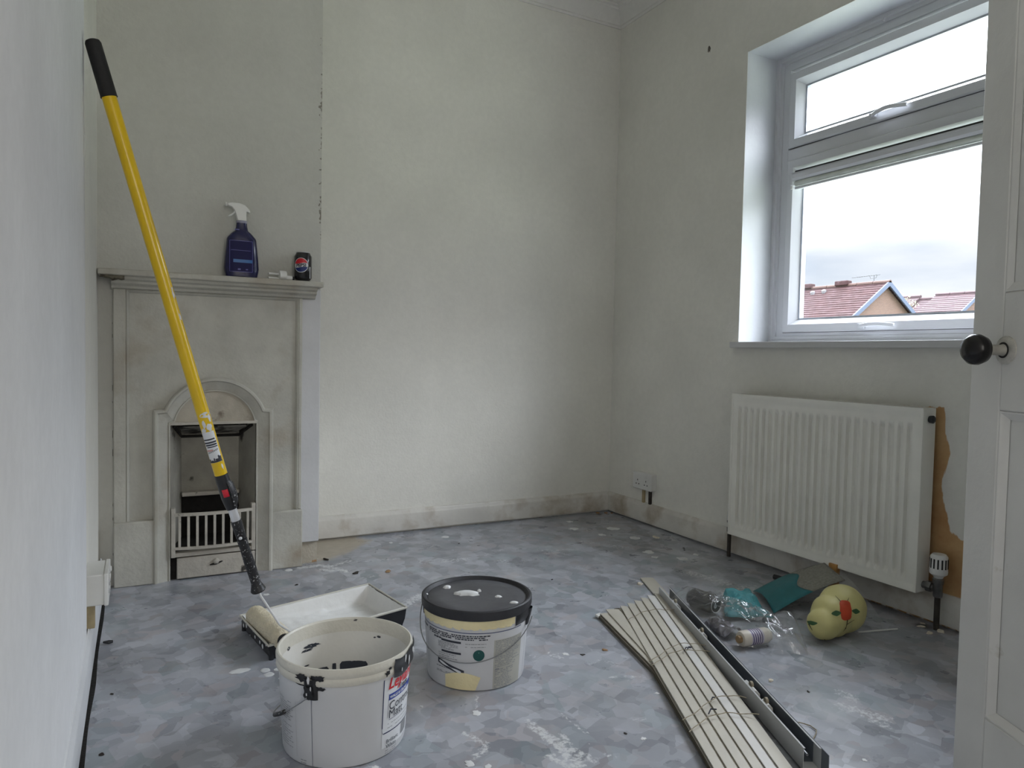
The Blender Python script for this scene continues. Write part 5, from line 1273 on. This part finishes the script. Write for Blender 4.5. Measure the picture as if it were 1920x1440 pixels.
# ------------------------------------------------------------------ outside: houses, aerial, tree, ground
def house(name, label, X, Z, segs, yg, half, slope, roofm, gable=True, zg=-2.8):
    t = thing(name, label, 'house', (X, yg, zg)); y_end = max(s[1] for s in segs)
    ze = Z - slope * half
    mb = MB().prism([(X - half, zg), (X + half, zg), (X + half, ze - .3), (X, Z - .50), (X - half, ze - .3)], lambda a, b, d: (a, d, b), yg + .02, y_end - .3)
    mb.build('brick_walls', M['brick'], t, smooth=False)
    MB().prism([(X - half, ze - .4), (X + half, ze - .4), (X + half, ze - .1), (X, Z - .1), (X - half, ze - .1)], lambda a, b, d: (a, d, b), yg, yg + .25).build('gable', M['brick'], t, smooth=False)
    for (ya, yb, dz) in segs:
        for sgn in (-1, 1):
            mb = MB(); nc = 25
            for k in range(nc):
                t0, t1 = k / nc, (k + 1) / nc; ov = half * 1.07
                x0, x1 = X + sgn * ov * t0, X + sgn * ov * t1; za, zb = Z + dz - slope * ov * t0, Z + dz - slope * ov * t1
                ny = max(2, int((yb - ya) / .9))
                for j in range(ny):
                    yA = ya + (yb - ya) * j / ny; yB = ya + (yb - ya) * (j + 1) / ny; ir = .012 * noise.noise((k * 3.3, j * 2.7, X))
                    mb.add([(x0, yA, za + .01 + ir), (x0, yB, za + .01 + ir), (x1, yB, zb + .048 + ir), (x1, yA, zb + .048 + ir), (x1, yA, zb + .005), (x1, yB, zb + .005)], [(0, 1, 2, 3), (3, 2, 5, 4)])
            o = mb.build('roof_tiles', roofm, t, smooth=False); o['kind'] = 'stuff'
        for yc in (ya, yb - .06):
            if yc < yg: continue
            o_ = half * 1.05; mb = MB().prism([(X - o_, Z + dz - slope * o_ + .02), (X, Z + dz + .02), (X + o_, Z + dz - slope * o_ + .02), (X + o_, Z + dz - slope * o_ - .30), (X, Z + dz - .30), (X - o_, Z + dz - slope * o_ - .30)], lambda a, b, d: (a, d, b), yc, yc + .06)
            mb.build('verge', roofm, t, smooth=False)
        n = int((yb - ya) / .9)
        mb = MB()
        for j in range(n):
            yA = ya + (yb - ya) * j / n; yB = ya + (yb - ya) * (j + 1) / n - .03
            mb.loft([[(X + .13 * math.cos(a), y, Z + dz + .02 + .11 * math.sin(a)) for a in (-.3, .5, 1.1, 1.57, 2.04, 2.64, 3.44)] for y in (yA, yB)])
        o = mb.build('ridge_tiles', M['roofwarm'] if X < 40 else roofm, t, angle=20); o['kind'] = 'stuff'
    if gable:
        for sgn in (-1, 1):
            mb = MB().prism([(X, Z + .08), (X + sgn * half * 1.09, Z + .08 - slope * half * 1.09), (X + sgn * half * 1.09, Z - .16 - slope * half * 1.09), (X, Z - .18)], lambda a, b, d: (a, d, b), yg - .28, yg - .2)
            mb.build('bargeboard', M['fascia'], t, smooth=False)
        mb = MB().box(X - half * 1.09 - .1, X - half * 1.09 + .35, yg - .3, yg + .05, ze - .35, ze + .02); mb.build('eaves_box', M['fascia'], t)
    return t
h1 = house('brick_house', 'brick house with a red tiled roof and gable end facing right', 34.0, 4.97, [(23.2, 40.0, 0)], 23.48, 4.3, .69, M['roof'])
for ya, yb in ((25.55, 26.35), (27.9, 28.8)):
    MB().box(33.8, 34.2, ya, yb, 5.0, 5.26).build('ridge_vent', M['roof'], h1, bevel=.04)
for y, x in ((27.45, 33.45), (26.75, 33.50)):
    MB().lathe([(.13, -.05), (.12, .10), (.04, .14)], (x, y, 4.97 - .69 * (34 - x) + .06), (-.4, 0, 1), 12).build('roof_vent', mat('roof_vent_grey', S(88, 86, 88), .7), h1)
MB().tube([(33.2, 28.05, 4.35), (33.2, 28.05, 4.95)], .07, 8).build('soil_pipe', M['fascia'], h1)
h2 = house('brick_house', 'long purple red tiled roof with a stepped ridge behind, on the right', 48.0, 5.46, [(26.5, 29.4, .04), (29.3, 30.55, -.19), (30.45, 36.0, 0.0)], 26.75, 5.0, .66, M['roof2'])
t = thing('tv_aerial', 'thin television aerial standing on the ridge of the nearer house', 'aerial', (33.9, 24.05, 4.9))
MB().tube([(33.9, 24.05, 5.09), (33.9, 24.05, 5.36)], .018, 6).build('mast', M['metal'], t)
MB().tube([(33.9, 25.35, 5.37), (33.9, 23.70, 5.40)], .014, 6).build('boom', M['metal'], t)
for k in range(11):
    y = 25.25 - .14 * k; MB().tube([(33.74, y, 5.375 + .002 * k), (34.06, y, 5.375 + .002 * k)], .007, 5).build('element', M['metal'], t)
MB().tube([(33.9, 24.30, 5.38), (33.9, 24.25, 5.24), (33.9, 23.95, 5.24), (33.9, 23.88, 5.39)], .012, 5).build('reflector', M['metal'], t)
def tree():
    t = thing('tree', 'wispy pale tree top showing behind the gable', 'tree', (42.0, 27.9, -2.8)); rnd = random.Random(5)
    mb = MB().tube([(42, 27.9, -2.8), (42, 27.9, 1.5), (42.05, 27.85, 4.2)], [.18, .12, .03], 7); lv = MB()
    for k in range(26):
        a = rnd.random() * 6.28; z = 2.5 + 2.0 * rnd.random(); L_ = .5 + .8 * rnd.random(); e = (42 + L_ * math.cos(a), 27.9 + L_ * math.sin(a), z + .7)
        mb.tube([(42, 27.88, z - .2), e], [.03, .006], 5)
        for j in range(16):
            u = .4 + .7 * rnd.random(); q = Vector((42 + (e[0] - 42) * u, 27.9 + (e[1] - 27.9) * u, z - .2 + .9 * u)) + Vector((rnd.uniform(-.15, .15), rnd.uniform(-.15, .15), rnd.uniform(-.1, .15)))
            d = Vector((rnd.uniform(-1, 1), rnd.uniform(-1, 1), rnd.uniform(-1, 1))).normalized() * .05; d2 = d.orthogonal().normalized() * .028
            lv.add([q - d, q + d2, q + d, q - d2], [(0, 1, 2, 3)])
    mb.build('trunk', mat('bark', S(96, 84, 70), .9), t); o = lv.build('foliage', M['twig'], t, smooth=False); o['kind'] = 'stuff'
tree()
g = MB().box(2.7, 120, -60, 110, -3.0, -2.8).build('ground', M['ground'], smooth=False); struct(g)
